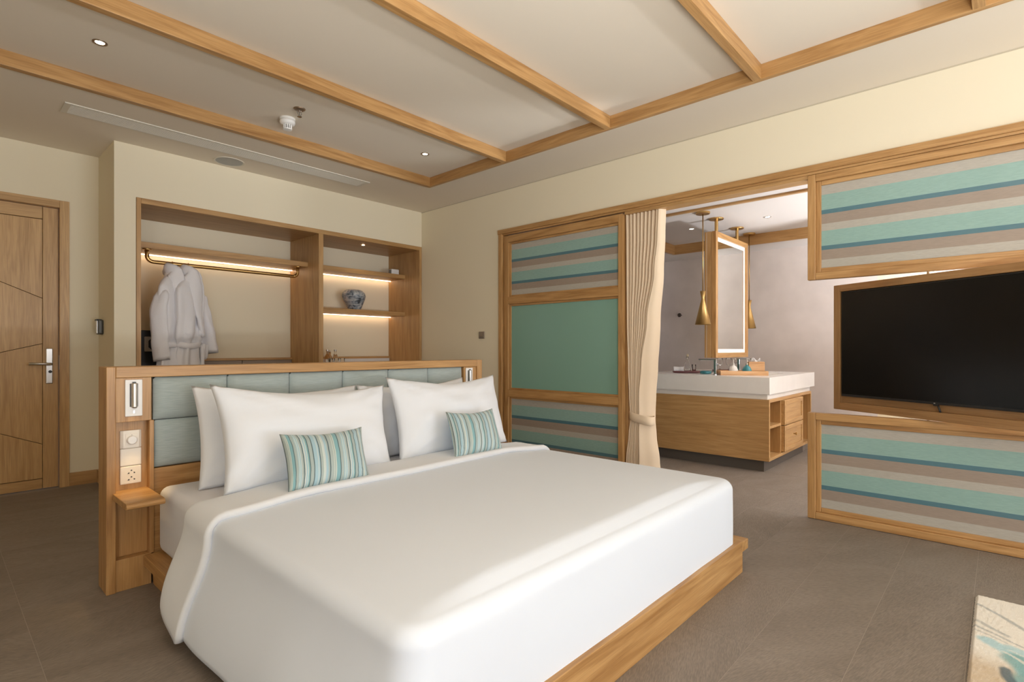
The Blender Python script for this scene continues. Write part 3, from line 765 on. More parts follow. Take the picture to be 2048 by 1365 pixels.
# ------------------------------------------------------------------ headboard
t = thing('headboard', 'tall oak headboard wall with two rows of grey-green padded panels', 'headboard', (1.78,3.15,0))
HX0,HX1,HY,HYB,HZ = 0.56,3.0,3.072,3.238,1.066
wbox('post', (HX0,HY,0),(0.597,HYB,1.066), t, bevel=0.003)
wbox('post', (2.945,HY,0),(HX1,HYB,1.066), t, bevel=0.003)
wbox('top_rail', (0.597,HY,1.014),(2.945,HYB,1.066), t, bevel=0.003)
wbox('back_board', (0.597,3.155,0.0),(2.945,HYB-0.003,1.014), t, axis=0)
wbox('lower_board', (0.752,HY+0.018,0.0),(2.806,3.155,0.560), t, axis=0)
for xa, xb in ((0.597,0.742),(2.812,2.945)):
    wbox('lamp_block', (xa,HY+0.010,0.802),(xb,3.155,1.014), t, axis=2)
    wbox('foot_block', (xa,HY+0.010,0.0),(xb,3.155,0.150), t, axis=2)
    wbox('niche_back', (xa,3.128,0.150),(xb,3.155,0.802), t, axis=2)
wbox('niche_side', (0.733,HY+0.006,0.150),(0.752,3.155,0.802), t)
wbox('niche_side', (2.806,HY+0.006,0.150),(2.825,3.155,0.802), t)
xs = [0.752,1.097,1.441,1.786,2.129,2.472,2.806]
def pad(xa, xb, za, zb, prot=0.03):
    y0_ = 3.150; yf = HY+0.012
    m_ = MB(); nx, nz_ = 9, 7; rows = []
    for j in range(nz_+1):
        v = j/nz_; r = []
        for i in range(nx+1):
            u = i/nx
            uu = 0.5-0.5*math.cos(math.pi*u); vv = 0.5-0.5*math.cos(math.pi*v)
            bul = (1-(2*uu-1)**8)*(1-(2*vv-1)**8)
            r.append((xa+0.0015+(xb-xa-0.003)*uu, yf+0.020-0.022*bul**0.5 - 0.004*math.sin(math.pi*uu)*math.sin(math.pi*vv), za+0.0015+(zb-za-0.003)*vv))
        rows.append(r)
    m_.grid(rows)
    b = len(m_.v); m_.box((xa+0.0015,yf+0.020,za+0.0015),(xb-0.0015,y0_,zb-0.0015))
    build('padded_panel', m_, M_UPH, t, smooth=False)
for i in range(6):
    pad(xs[i], xs[i+1], 0.800, 1.013); pad(xs[i], xs[i+1], 0.563, 0.799)
for o in COL.objects:
    if o.name.startswith('padded_panel'):
        for p in o.data.polygons: p.use_smooth = len(p.vertices) == 4 and p.index < 63
# reading lamps
for xa, xb in ((0.633,0.703),(2.828,2.900)):
    yp = HY+0.010
    pl = build('lamp_plate', MB().box((xa,yp-0.008,0.828),(xb,yp,1.004)), M_WPLAST, t, bevel=0.003)
    xc = (xa+xb)/2
    build('lamp_recess', MB().box((xc-0.017,yp-0.0085,0.874),(xc+0.017,yp-0.007,0.985)), plain('lamp_recess', (0.10,0.095,0.085), 0.4), pl)
    build('lamp_tube', MB().lathe([(0.009,0.868),(0.0125,0.874),(0.0125,0.984),(0.010,0.988)], (xc,yp-0.018,0.0), 20), M_SILVER, pl, smooth=False, bevel=0.0)
    build('lamp_hinge', MB().box((xc-0.006,yp-0.02,0.986),(xc+0.006,yp-0.006,0.993)), M_BLACK, pl)
    build('lamp_switch', MB().box((xc-0.003,yp-0.010,0.842),(xc+0.003,yp-0.008,0.856)), M_SILVER, pl)
def plate(za, zb, name):
    return build(name, MB().box((0.622,3.118,za),(0.709,3.128,zb)), M_PLAST, t, bevel=0.005, seg=3)
d_ = build('dimmer_plate', MB().prism([(0.622,3.128),(0.709,3.128),(0.709,3.122),(0.697,3.114),(0.634,3.114),(0.622,3.122)], 2, 0.670, 0.757), M_PLAST, t, bevel=0.003)
build('dimmer_knob', MB().lathe([(0.0175,-0.016),(0.0205,-0.012),(0.0215,0.0)], (0.668,3.114,0.710), 28, axis=1), M_WPLAST, d_, bevel=0.001)
build('dimmer_face', MB().box((0.643,3.1125,0.686),(0.690,3.1142,0.740)), M_PLAST, d_, bevel=0.001)
build('indicator', MB().box((0.667,3.1115,0.733),(0.669,3.1127,0.736)), M_BLACK, d_)
plate(0.584,0.669,'blank_plate')
sk = plate(0.496,0.583,'socket_plate')
for zc in (0.520,0.552):
    build('socket_holes', MB().box((0.6645,3.117,zc+0.007),(0.6705,3.1182,zc+0.012)).prism([(0.651,zc-0.005),(0.658,zc-0.006),(0.660,zc-0.002),(0.657,zc+0.001)],1,3.117,3.1182).prism([(0.676,zc-0.002),(0.678,zc-0.006),(0.684,zc-0.003),(0.677,zc+0.002)],1,3.117,3.1182), M_BLACK, sk)
sp = [(3.128,0.441),(2.832,0.441),(2.818,0.446),(2.815,0.456),(2.822,0.466),(2.836,0.470),(3.128,0.470)]
build('tray_shelf', MB().prism(sp, 0, 0.585, 0.733), OAK[0], t, bevel=0.002)
build('tray_shelf', MB().prism(sp, 0, 2.826, 2.944), OAK[0], t, bevel=0.002)
spot('reading_lamp_glow', (0.668,3.035,0.862), 0.12, (1,0.72,0.40), 120, r=0.01)
spot('niche_glow', (0.668,3.035,0.80), 2.6, (1,0.66,0.28), 62, r=0.01)

# ------------------------------------------------------------------ bed
t = thing('bed_frame', 'low oak platform bed base with an overhanging side ledge', 'bed', (1.8,2.03,0))
wbox('foot_board', (0.745,0.985,0.0),(2.838,1.010,0.158), t, bevel=0.002)
wbox('side_plinth', (0.745,1.010,0.0),(0.77,3.066,0.100), t)
wbox('side_plinth', (2.813,1.010,0.0),(2.838,3.066,0.100), t)
wbox('side_ledge', (0.705,0.985,0.100),(0.80,3.066,0.152), t, bevel=0.004)
wbox('side_ledge', (2.780,0.986,0.100),(2.925,3.066,0.152), t, bevel=0.004)
build('slat_deck', MB().box((0.80,1.01,0.10),(2.78,3.066,0.150)), OAK[1], t)
MX0,MX1,MYF,MYB = 0.762,2.80,1.04,3.060
t = build('mattress', MB().box((MX0,MYF,0.155),(MX1,MYB,0.478)), M_MATT, None, bevel=0.045, seg=5, smooth=True)
tag(t, 'thick mattress under a fitted white sheet, on the oak platform', 'mattress')

ZE = 0.482
XL, XR, YFT, RCR = 0.742, 2.825, 1.005, 0.085
def sstep(x): x = min(1,max(0,x)); return x*x*(3-2*x)
def top_z(x, y):
    e = min(x-XL, XR-x, y-YFT+0.25)
    return ZE + 0.030*sstep(e/0.45) + 0.004*noise.noise(Vector((x*2.2,y*2.2,0.3)))
def duvet_ring(kind, d, s, YB):
    """kind 'top': inset d; kind 'side': s in 0..1 down the drape"""
    pts = []
    r = max(RCR-d, min(0.012, (XR-XL)/2-d))
    NL, NA, NF = 26, 8, 34
    line = []
    for i in range(NL):
        f = i/NL; line.append((XL+d, YB+(YFT+d+r-YB)*f, Vector((-1,0)), 0, f))
    for i in range(NA):
        a = math.pi + (math.pi/2)*i/NA
        line.append((XL+d+r+r*math.cos(a), YFT+d+r+r*math.sin(a), Vector((math.cos(a),math.sin(a))), i/NA, 1))
    for i in range(NF):
        f = i/NF; line.append((XL+d+r+(XR-XL-2*d-2*r)*f, YFT+d, Vector((0,-1)), 1, 1))
    for i in range(NA):
        a = 1.5*math.pi + (math.pi/2)*i/NA
        line.append((XR-d-r+r*math.cos(a), YFT+d+r+r*math.sin(a), Vector((math.cos(a),math.sin(a))), 1+i/NA, 1))
    for i in range(NL+1):
        f = i/NL; line.append((XR-d, YFT+d+r+(YB-YFT-d-r)*f, Vector((1,0)), 2, 1-f))
    for x, y, nrm, wgt, f in line:
        if kind == 'top': pts.append((x, y, top_z(x,y))); continue
        zt = ZE
        R = 0.05
        if s < 0.25:
            a = s/0.25*math.pi/2; o = R*math.sin(a)-R; z = zt - R*(1-math.cos(a)); o_ = o+R
            fl_ = 0.0; base_out = R*math.sin(a)
        else:
            q = (s-0.25)/0.75
            lf = 1-min(1,wgt); rt_ = max(0,wgt-1); ft = 1-lf-rt_
            hem = 0.055*lf + 0.128*ft + 0.160*rt_
            flare = (0.092-0.012*f)*lf + 0.0*ft + 0.010*rt_
            z = (zt-R) + (hem-(zt-R))*q
            base_out = R + flare*sstep(q)
            wv_ = 0.006*math.sin(y*9+1.0)*q*lf + 0.003*noise.noise(Vector((x*4,y*4,z*4)))
            base_out += wv_
        off = base_out - 0.05 + 0.0
        pts.append((x+nrm.x*(off+0.0), y+nrm.y*(off+0.0), z))
    return pts
def duvet_mesh(YB, lift):
    rows = []
    for d in ((XR-XL)/2,0.9,0.78,0.66,0.55,0.44,0.34,0.25,0.17,0.11,0.07): rows.append(duvet_ring('top', d, 0, YB))
    for i in range(0, 30): rows.append(duvet_ring('side', 0.0, i/29, YB))
    return rows
# 'side' starts 5 cm inside the outline so that top and rounded edge meet
rows = duvet_mesh(2.30, 0)
t = build('duvet', MB().grid(rows), M_SATIN, None, smooth=True)
bm = bmesh.new(); bm.from_mesh(t.data); bmesh.ops.remove_doubles(bm, verts=bm.verts, dist=0.0008); bmesh.ops.dissolve_degenerate(bm, dist=0.0005, edges=bm.edges); bmesh.ops.recalc_face_normals(bm, faces=bm.faces); bm.to_mesh(t.data); bm.free()
orient_up(t)
sol = t.modifiers.new('thickness', 'SOLIDIFY'); sol.thickness = 0.014; sol.offset = -1.0
tag(t, 'smooth white satin duvet covering the bed down to its base', 'duvet')
# turned-down band of the cover below the pillows
def band(y0, y1, lift, n=12):
    def section(y, k, lf):
        ring = []
        # left drape from hem to the top edge, across, and down the other side
        L = []
        fr = min(1.0, max(0.0, (2.30-y)/(2.30-YFT)))
        for i in range(24):
            s = 1-i/24.0
            R = 0.05
            if s < 0.25:
                a = s/0.25*math.pi/2; z = ZE-R*(1-math.cos(a)); out = R*math.sin(a)-0.05
            else:
                q = (s-0.25)/0.75; z = (ZE-0.05)+(0.048+0.06*k*k-ZE+0.05)*q; out = 0.092*sstep(q)
            L.append((XL-out-lf*(0.4+0.6*min(1,s/0.25)), z+lf*(1-min(1,s/0.25))))
        T = []
        for i in range(41):
            f = i/40; x = XL+0.05+(XR-XL-0.10)*f
            T.append((x, ZE+0.030*sstep(min(x-XL,XR-x)/0.45)+lf))
        Rr = []
        for i in range(1,20):
            s = i/19.0; R = 0.05
            if s < 0.25:
                a = s/0.25*math.pi/2; z = ZE-R*(1-math.cos(a)); out = R*math.sin(a)-0.05
            else:
                q = (s-0.25)/0.75; z = (ZE-0.05)+(0.165-ZE+0.05)*q; out = 0.01*q
            Rr.append((XR+out+lf*min(1,s/0.25), z+lf*(1-min(1,s/0.25))))
        return L+T+Rr
    rows = []
    prof = [(0.02,-0.004),(0.0,0.004),(-0.008,0.012),(-0.004,0.020),(0.015,0.027),(0.045,0.029),(0.10,0.027),(0.20,0.025),(0.35,0.023),(0.5,0.022),(0.65,0.021),(0.8,0.018),(0.92,0.012),(1.0,0.002)]
    for f, l_ in prof:
        y = y0+(y1-y0)*f
        sec = section(y, f, l_)
        row = []
        for i, (x, z) in enumerate(sec):
            sw = 0.10*max(0,(0.30-z)/0.30)*(1 if x < 1.5 else 0)*(0.5-f)*0.6
            yy = y + 0.012*math.sin(x*3.1) + sw + 0.004*noise.noise(Vector((x*8,y*3,z*8)))
            nzv = 0.004*noise.noise(Vector((x*3.0,y*22,z*3)))*(1 if 0.1 < f < 0.95 else 0)
            row.append((x, yy, z+nzv))
        rows.append(row)
    return rows
t2 = build('cover_band', MB().grid(band(2.235, 2.56, 0.012)), M_LINEN, t, smooth=True, label='turned-down white cotton band across the duvet top')
orient_up(t2)
s2 = t2.modifiers.new('thickness', 'SOLIDIFY'); s2.thickness = 0.010; s2.offset = -1.0

# ------------------------------------------------------------------ pillows and cushions
def pillow_mesh(name, BL, BR, TR, TL, thick, pinch, mats, parent=None, uvscale=False, seed=0, wr=0.013, expo=0.55, N=26, M=20, sag=0.0):
    BL,BR,TR,TL = map(Vector,(BL,BR,TR,TL))
    nrm = (BR-BL).cross(TL-BL).normalized()          # faces the foot of the bed
    bm = bmesh.new(); uvl = bm.loops.layers.uv.new('UVMap')
    grid = [[None]*(N+1) for _ in range(M+1)], [[None]*(N+1) for _ in range(M+1)]
    for side in (0,1):
        for j in range(M+1):
            for i in range(N+1):
                s = -math.cos(math.pi*i/N); t_ = -math.cos(math.pi*j/M)
                s = 0.5*s+0.5*(2*i/N-1); t_ = 0.5*t_+0.5*(2*j/M-1)
                edge = i in (0,N) or j in (0,M)
                if side == 1 and edge: grid[1][j][i] = grid[0][j][i]; continue
                sp_ = s*(1-pinch*(1-t_*t_)); tp = t_*(1-pinch*(3.6 if t_ > 0 else 0.4)*(1-abs(s)**1.7)) - sag*(1-s*s)*(t_+1)*0.5
                u, v = (sp_+1)/2, (tp+1)/2
                p = (BL*(1-u)+BR*u)*(1-v) + (TL*(1-u)+TR*u)*v
                bul = ((1-abs(s)**2.6)*(1-abs(t_)**2.6))**expo
                cr = abs(s*t_)**1.5
                wrk = wr*noise.noise(Vector((s*3.1+seed,t_*3.3,side*9.0)))*bul*1.3 + wr*0.8*math.sin(14*math.atan2(1-abs(t_)+.05,1-abs(s)+.05)+seed)*cr*(1-abs(s)**8)*(1-abs(t_)**8)*3
                d = thick*0.5*bul + wrk
                if edge: p += Vector((0,0,0.004*noise.noise(Vector((s*4+seed,t_*4,0)))))
                p = p + nrm*d if side == 0 else p - nrm*d*0.9
                grid[side][j][i] = bm.verts.new(p)
    for side in (0,1):
        g = grid[side]
        for j in range(M):
            for i in range(N):
                q = [g[j][i],g[j][i+1],g[j+1][i+1],g[j+1][i]]
                if side == 1: q = q[::-1]
                try: f = bm.faces.new(q)
                except ValueError: continue
                f.smooth = True; f.material_index = side if len(mats) > 1 else 0
                ii = [(i,j),(i+1,j),(i+1,j+1),(i,j+1)]
                if side == 1: ii = ii[::-1]
                for lp, (a,b) in zip(f.loops, ii): lp[uvl].uv = (a/N, b/M)
    me = bpy.data.meshes.new(name)
    off = ORG[parent.name] if parent is not None else Vector((0,0,0))
    for v in bm.verts: v.co -= off
    bm.to_mesh(me); bm.free()
    for m in mats: me.materials.append(m)
    o = bpy.data.objects.new(name, me); COL.objects.link(o)
    ORG[o.name] = off
    if parent is not None: o.parent = parent
    return o
ZP = 0.492
def pil(label, *a, **k): return tag(pillow_mesh('pillow', *a, [M_LINEN], **k), label, 'pillow', 'white bed pillows')
pil('white pillow against the headboard behind the cushion by the reading lamp niche with sockets', (0.862,2.80,ZP-0.01),(1.76,2.80,ZP-0.01),(1.81,2.985,0.925),(0.887,2.985,0.968),0.15,0.055, seed=2)
pil('white pillow against the headboard on the side by the striped sliding panel', (1.83,2.80,ZP-0.01),(2.68,2.80,ZP-0.01),(2.708,2.985,0.94),(1.81,2.985,0.928),0.15,0.055, seed=5)
pil('front white pillow propped on the socket side of the bed, striped cushion before it', (0.885,2.545,ZP+0.008),(1.765,2.535,ZP+0.008),(1.875,2.775,0.934),(0.902,2.775,0.984),0.21,0.065, seed=8)
pil('front white pillow propped on the striped panel side of the bed', (1.828,2.55,ZP+0.008),(2.745,2.56,ZP+0.008),(2.825,2.775,0.962),(1.887,2.775,0.979),0.21,0.065, seed=11)
def cush(label, mat, *a, **k): return tag(pillow_mesh('striped_cushion', *a, [mat, M_CBLUE], **k), label, 'cushion', 'striped cushions')
cush('teal and grey striped cushion on the bed, on the socket side of the headboard', M_CUSH1, (1.052,2.275,0.532),(1.452,2.268,0.532),(1.522,2.455,0.747),(1.093,2.455,0.758),0.12,0.055, seed=3, wr=0.003)
cush('teal and grey striped cushion on the bed, on the sliding panel side', M_CUSH2, (2.02,2.29,0.530),(2.405,2.282,0.530),(2.505,2.470,0.762),(2.105,2.470,0.772),0.12,0.055, seed=6, wr=0.003)

# ------------------------------------------------------------------ framed striped panels
def framed(root, y0, y1, z0, z1, xf, xb, glassz, bands=None, W=OAK, sw=0.048, bead=0.030, step=0.020):
    """frame of two stiles and rails in the wall plane (y0<y1), bead inside; returns the glazed opening"""
    wbox('stile', (xf,y1-sw,z0),(xb,y1,z1), root, W, bevel=0.004)
    wbox('stile', (xf,y0,z0),(xb,y0+sw,z1), root, W, bevel=0.004)
    wbox('rail', (xf,y0+sw,z1-sw),(xb,y1-sw,z1), root, W, bevel=0.004)
    wbox('rail', (xf,y0+sw,z0),(xb,y1-sw,z0+sw), root, W, bevel=0.004)
    a0,a1,b0,b1 = y0+sw,y1-sw,z0+sw,z1-sw
    xs_ = xf+step
    wbox('bead', (xs_,a1-bead,b0),(xb,a1,b1), root, W, bevel=0.003)
    wbox('bead', (xs_,a0,b0),(xb,a0+bead,b1), root, W, bevel=0.003)
    wbox('bead', (xs_,a0+bead,b1-bead),(xb,a1-bead,b1), root, W, bevel=0.003)
    wbox('bead', (xs_,a0+bead,b0),(xb,a1-bead,b0+bead), root, W, bevel=0.003)
    return a0+bead,a1-bead,b0+bead,b1-bead
XF, XB = 4.050, 4.098
PY0, PY1 = -0.292, 0.976
t = thing('striped_screen', 'wide oak framed striped fabric panel above the television', 'panel', (RW,0.34,1.62), 'striped panels by the television')
a = framed(t, PY0, PY1, 1.620, 2.334, XF, XB, 0)
build('striped_sheet', MB().box((XF+0.032,a[0],a[2]),(XF+0.038,a[1],a[3])), M_STRIPE, t)
build('back_board', MB().box((XF+0.038,a[0],a[2]),(XB-0.002,a[1],a[3])), OAK[1], t)
t = thing('striped_screen', 'wide oak framed striped fabric panel below the television, on the floor', 'panel', (RW,0.34,0.0), 'striped panels by the television')
a = framed(t, PY0, PY1, 0.002, 0.720, XF, XB, 0)
build('striped_sheet', MB().box((XF+0.032,a[0],a[2]),(XF+0.038,a[1],a[3])), M_STRIPE, t)
build('back_board', MB().box((XF+0.038,a[0],a[2]),(XB-0.002,a[1],a[3])), OAK[1], t)
# fixed panel behind the bed: three lights
t = thing('sliding_screen', 'tall oak framed panel with striped fabric and plain green glass behind the bed', 'panel', (RW,3.1,0))
xf, xb = 4.052, 4.110
y0, y1 = 2.415, 3.838
wbox('stile', (xf,3.765,0.004),(xb,3.808,2.325), t, bevel=0.003)
wbox('stile', (xf,y0,0.004),(xb,2.460,2.325), t, bevel=0.003)
wbox('end_strip', (xf+0.012,3.808,0.004),(xb,y1,2.330), t, bevel=0.002)
for za, zb in ((2.256,2.325),(1.615,1.690),(0.660,0.732),(0.004,0.045)):
    wbox('rail', (xf,2.460,za),(xb,3.765,zb), t, bevel=0.003)
for za, zb in ((1.690,2.256),(0.732,1.615),(0.045,0.660)):
    b_ = 0.020
    wbox('bead', (xf+0.022,3.765-b_,za),(xb,3.765,zb), t, bevel=0.002)
    wbox('bead', (xf+0.022,2.460,za),(xb,2.460+0.008,zb), t, bevel=0.002)
    wbox('bead', (xf+0.022,2.468,zb-b_),(xb,3.765-b_,zb), t, bevel=0.002)
    wbox('bead', (xf+0.022,2.468,za),(xb,3.765-b_,za+b_), t, bevel=0.002)
for za, zb, m_ in ((1.710,2.236,M_STRIPE),(0.752,1.595,M_GREEN),(0.065,0.640,M_STRIPE)):
    build('green_glass' if m_ is M_GREEN else 'striped_sheet', MB().box((xf+0.034,2.468,za),(xf+0.044,3.745,zb)), m_, t)

# ------------------------------------------------------------------ pivoting television panel
PV = (4.026, 0.340, 0.728)
t = thing('television_swing_mount', 'swung out oak panel carrying the black television', 'panel', PV, rotz=math.radians(60.2))
ORG[t.name] = Vector((0,0,0))
h0 = 0.872; hw = 0.620
wbox('stile', (hw-0.047,-0.058,0.0),(hw,0.0,h0), t, OAK_SHADED, bevel=0.003, local=True)
wbox('stile', (-hw,-0.058,0.0),(-hw+0.047,0.0,h0), t, OAK_SHADED, bevel=0.003, local=True)
wbox('rail', (-hw+0.047,-0.058,h0-0.047),(hw-0.047,0.0,h0), t, OAK_SHADED, bevel=0.003, local=True)
wbox('rail', (-hw+0.047,-0.058,0.0),(hw-0.047,0.0,0.052), t, OAK_SHADED, bevel=0.003, local=True)
wbox('back_board', (-hw+0.047,-0.058,0.052),(hw-0.047,-0.030,h0-0.047), t, OAK_SHADED, local=True)
pv = MB().lathe([(0.006,0.0),(0.006,0.018)], (0,-0.03,h0), 16); build('pivot_pin', pv, OAK_SHADED[2], t, local=True)
pv = MB().lathe([(0.006,-0.006),(0.006,0.0)], (0,-0.03,0.0), 16); build('pivot_pin', pv, OAK_SHADED[2], t, local=True)
tv = thing('television', 'flat black television mounted in the swung out oak panel', 'television', (PV[0],PV[1],PV[2]), rotz=math.radians(60.2))
ORG[tv.name] = Vector((0,0,0))
SX = 0.564
build('case', MB().box((-SX,-0.030,0.096),(SX,-0.006,0.822)), M_BLACK, tv, bevel=0.003, local=True)
build('screen', MB().box((-SX+0.007,-0.0065,0.112),(SX-0.007,-0.004,0.815)), M_SCREEN, tv, local=True)
build('sensor_bump', MB().box((-0.075,-0.012,0.088),(-0.045,-0.004,0.098)), M_BLACK, tv, bevel=0.002, local=True)
build('badge', MB().box((-0.058,-0.0045,0.101),(-0.050,-0.003,0.106)), M_SILVER, tv, local=True)
build('cable', MB().tube([(-0.066,-0.016,0.098),(-0.072,-0.012,0.080),(-0.086,-0.006,0.052)], 0.0055, 8), M_BLACK, tv, smooth=True, local=True)

# ------------------------------------------------------------------ curtain
t = thing('curtain', 'beige pleated curtain tied back beside the bathroom opening', 'curtain', (4.13,2.25,0))
def curtain_rows():
    rows = []
    NZ, NU = 70, 230
    key = [(2.345,2.412,2.052,0.88,0.040),(2.1,2.408,2.060,0.87,0.040),(1.8,2.405,2.078,0.83,0.040),(1.4,2.398,2.122,0.72,0.038),(1.0,2.384,2.158,0.58,0.034),(0.75,2.372,2.176,0.50,0.028),(0.60,2.362,2.182,0.50,0.024),(0.54,2.360,2.182,0.50,0.024),(0.42,2.376,2.172,0.50,0.028),(0.2,2.402,2.142,0.50,0.036),(0.012,2.420,2.112,0.50,0.040)]
    for i in range(NZ+1):
        z = 2.345+(0.012-2.345)*i/NZ
        for k in range(len(key)-1):
            if key[k][0] >= z >= key[k+1][0]:
                f = (key[k][0]-z)/(key[k][0]-key[k+1][0]); f = f*f*(3-2*f)
                yl, yr, b, am = [key[k][q]*(1-f)+key[k+1][q]*f for q in range(1,5)]
        r = []
        for j in range(NU+1):
            u = j/NU
            c0 = 0.85
            if u < c0: g = u*b/c0; ph = u/c0*9.0*2*math.pi; A = am*1.7; bulge = 0
            else: q = (u-c0)/(1-c0); g = b+q*(1-b); ph = 9.0*2*math.pi; A = am*0.62*(1-q)**0.5; bulge = -0.030*math.sin(math.pi*min(1,q*0.9))*(1.2-b)
            y = yl+(yr-yl)*g
            sh_ = math.sin(ph+0.35*noise.noise(Vector((u*9,z*0.4,0))))
            vly = abs(math.sin(0.5*ph+0.18*noise.noise(Vector((u*9,z*0.4,0)))))**1.25
            x = 4.085 + A*1.6*(1-vly) + 0.005*noise.noise(Vector((u*14,z*0.6,2)))
            if u >= c0:
                lw2 = min(1,(0.9-b)/0.38+0.25); x = (4.105-0.020*(1-q))*(1-lw2) + lw2*(4.075+0.125*q**1.3) + 0.008*math.sin(q*5+z*1.5)*lw2*q*(1-q)*4
            y += 0.10*A*math.sin(ph)*(1 if u < c0 else 0)
            r.append((x,y,z))
        rows.append(r)
    return rows
cu = build('cloth', MB().grid(curtain_rows()), M_CURT, t, smooth=True, fix=False)
s_ = cu.modifiers.new('thickness','SOLIDIFY'); s_.thickness = 0.003; s_.offset = 0
rows = []
for dz, e in ((0.0365,0.0),(0.034,0.004),(-0.034,0.004),(-0.0365,0.0)):
    r = []
    for q in range(36):
        a = 2*math.pi*q/36
        ca, sa = math.cos(a), math.sin(a)
        r.append((4.125+(0.066+e)*abs(ca)**0.7*(1 if ca>0 else -1), 2.268+(0.104+e)*abs(sa)**0.8*(1 if sa>0 else -1), 0.562+dz+0.020*sa))
    rows.append(r)
build('tieback', MB().grid(rows, close=True), M_CURT, t, smooth=True)

# ------------------------------------------------------------------ bathroom vanity
VX0,VX1,VY0,VY1 = 5.245,6.725,1.582,2.935
t = thing('vanity_cabinet', 'oak double sided bathroom vanity cabinet with open shelves and drawers', 'cabinet', (6.0,2.25,0))
build('plinth', MB().box((VX0+0.05,VY0+0.062,0),(VX1-0.10,VY1-0.06,0.108)), M_KICK, t)
wbox('side_panel', (VX0,VY0,0.108),(VX0+0.028,VY1,0.680), t, BRN, axis=1)
wbox('side_panel', (VX1-0.028,VY0,0.108),(VX1,VY1,0.680), t, BRN, axis=2)
wbox('top_panel', (VX0+0.028,VY0,0.652),(VX1-0.028,VY1,0.680), t, BRN, axis=0)
wbox('bottom_panel', (VX0+0.028,VY0,0.108),(VX1-0.028,VY1,0.136), t, BRN, axis=0)
wbox('back_panel', (VX0+0.028,2.20,0.136),(VX1-0.028,2.22,0.652), t, BRN, axis=0)
wbox('partition', (5.630,VY0+0.012,0.136),(5.652,2.20,0.652), t, BRN, axis=2)
wbox('partition', (6.306,VY0+0.012,0.136),(6.328,2.20,0.652), t, BRN, axis=2)
wbox('shelf', (VX0+0.028,VY0+0.008,0.405),(5.630,2.20,0.430), t, BRN)
def drawer(za, zb, knob):
    d = wbox('drawer', (5.655,VY0-0.014,za),(6.303,VY0+0.30,zb), t, BRN, bevel=0.004, axis=0)
    b_ = 0.045; yf = VY0-0.014
    m_ = MB()
    o = [(5.655,za),(6.303,za),(6.303,zb),(5.655,zb)]
    m_.box((5.655,yf-0.008,za),(5.655+b_,yf,zb)).box((6.303-b_,yf-0.008,za),(6.303,yf,zb)).box((5.655+b_,yf-0.008,zb-b_),(6.303-b_,yf,zb)).box((5.655+b_,yf-0.008,za),(6.303-b_,yf,za+b_))
    build('drawer_moulding', m_, BRN[0], d, bevel=0.005)
    if knob:
        build('drawer_knob', MB().tube([(5.975,yf-0.001,(za+zb)/2+0.02),(5.975,yf-0.022,(za+zb)/2+0.02)],0.006,10).lathe([(0.006,-0.034),(0.014,-0.030),(0.014,-0.022),(0.006,-0.018)], (5.975,yf,(za+zb)/2+0.02), 14, axis=1), M_BRASS, d)
drawer(0.405,0.648,False); drawer(0.142,0.398,True)
t = thing('vanity_counter', 'thick white stone vanity top with two basins on the oak cabinet', 'counter', (6.0,2.25,0.68))
CX1, CY1 = 6.842, 2.96
build('base_slab', MB().box((VX0+0.022,VY0+0.022,0.680),(CX1-0.09,CY1-0.03,0.730)), M_STONE, t, bevel=0.002)
m_ = MB()
m_.box((VX0-0.004,VY0-0.004,0.730),(CX1,1.74,0.887)).box((VX0-0.004,2.78,0.730),(CX1,CY1,0.887)).box((VX0-0.004,1.74,0.730),(5.74,2.78,0.887)).box((6.36,1.74,0.730),(CX1,2.78,0.887)).box((5.74,2.09,0.730),(6.36,2.43,0.887)).box((5.74,1.74,0.730),(6.36,2.09,0.765)).box((5.74,2.43,0.730),(6.36,2.78,0.765))
build('slab', m_, M_STONE, t)
for yc in (1.915,2.605):
    build('basin_drain', MB().lathe([(0.0,0.003),(0.025,0.003),(0.028,0.0)], (6.05,yc,0.765), 18), M_CHROME, t)

# faucets
def faucet(label, x, y, sgn):
    t = thing('faucet', label, 'faucet', (x,y,0.887), 'basin faucets')
    build('base', MB().lathe([(0.028,0.0),(0.028,0.006),(0.024,0.010)], (x,y,0.887), 20), M_CHROME, t)
    build('body', MB().box((x-0.019,y-0.015,0.893),(x+0.019,y+0.015,1.043)), M_CHROME, t, bevel=0.005)
    build('spout', MB().box((x-0.017,y-0.015*sgn,1.036),(x+0.017,y+0.175*sgn,1.050)), M_CHROME, t, bevel=0.004)
    build('lever', MB().tube([(x,y-0.015*sgn,1.0),(x,y-0.05*sgn,0.985)], 0.006, 10), M_CHROME, t, smooth=True)
    build('aerator', MB().lathe([(0.009,-0.008),(0.009,0.0)], (x,y+0.160*sgn,1.036), 14), M_CHROME, t)
faucet('chrome faucet with its spout pointing to the lacquer tray and towel roll', 5.46, 2.165, 1)
faucet('chrome faucet with its spout behind the teal soap dispenser', 6.12, 2.165, -1)
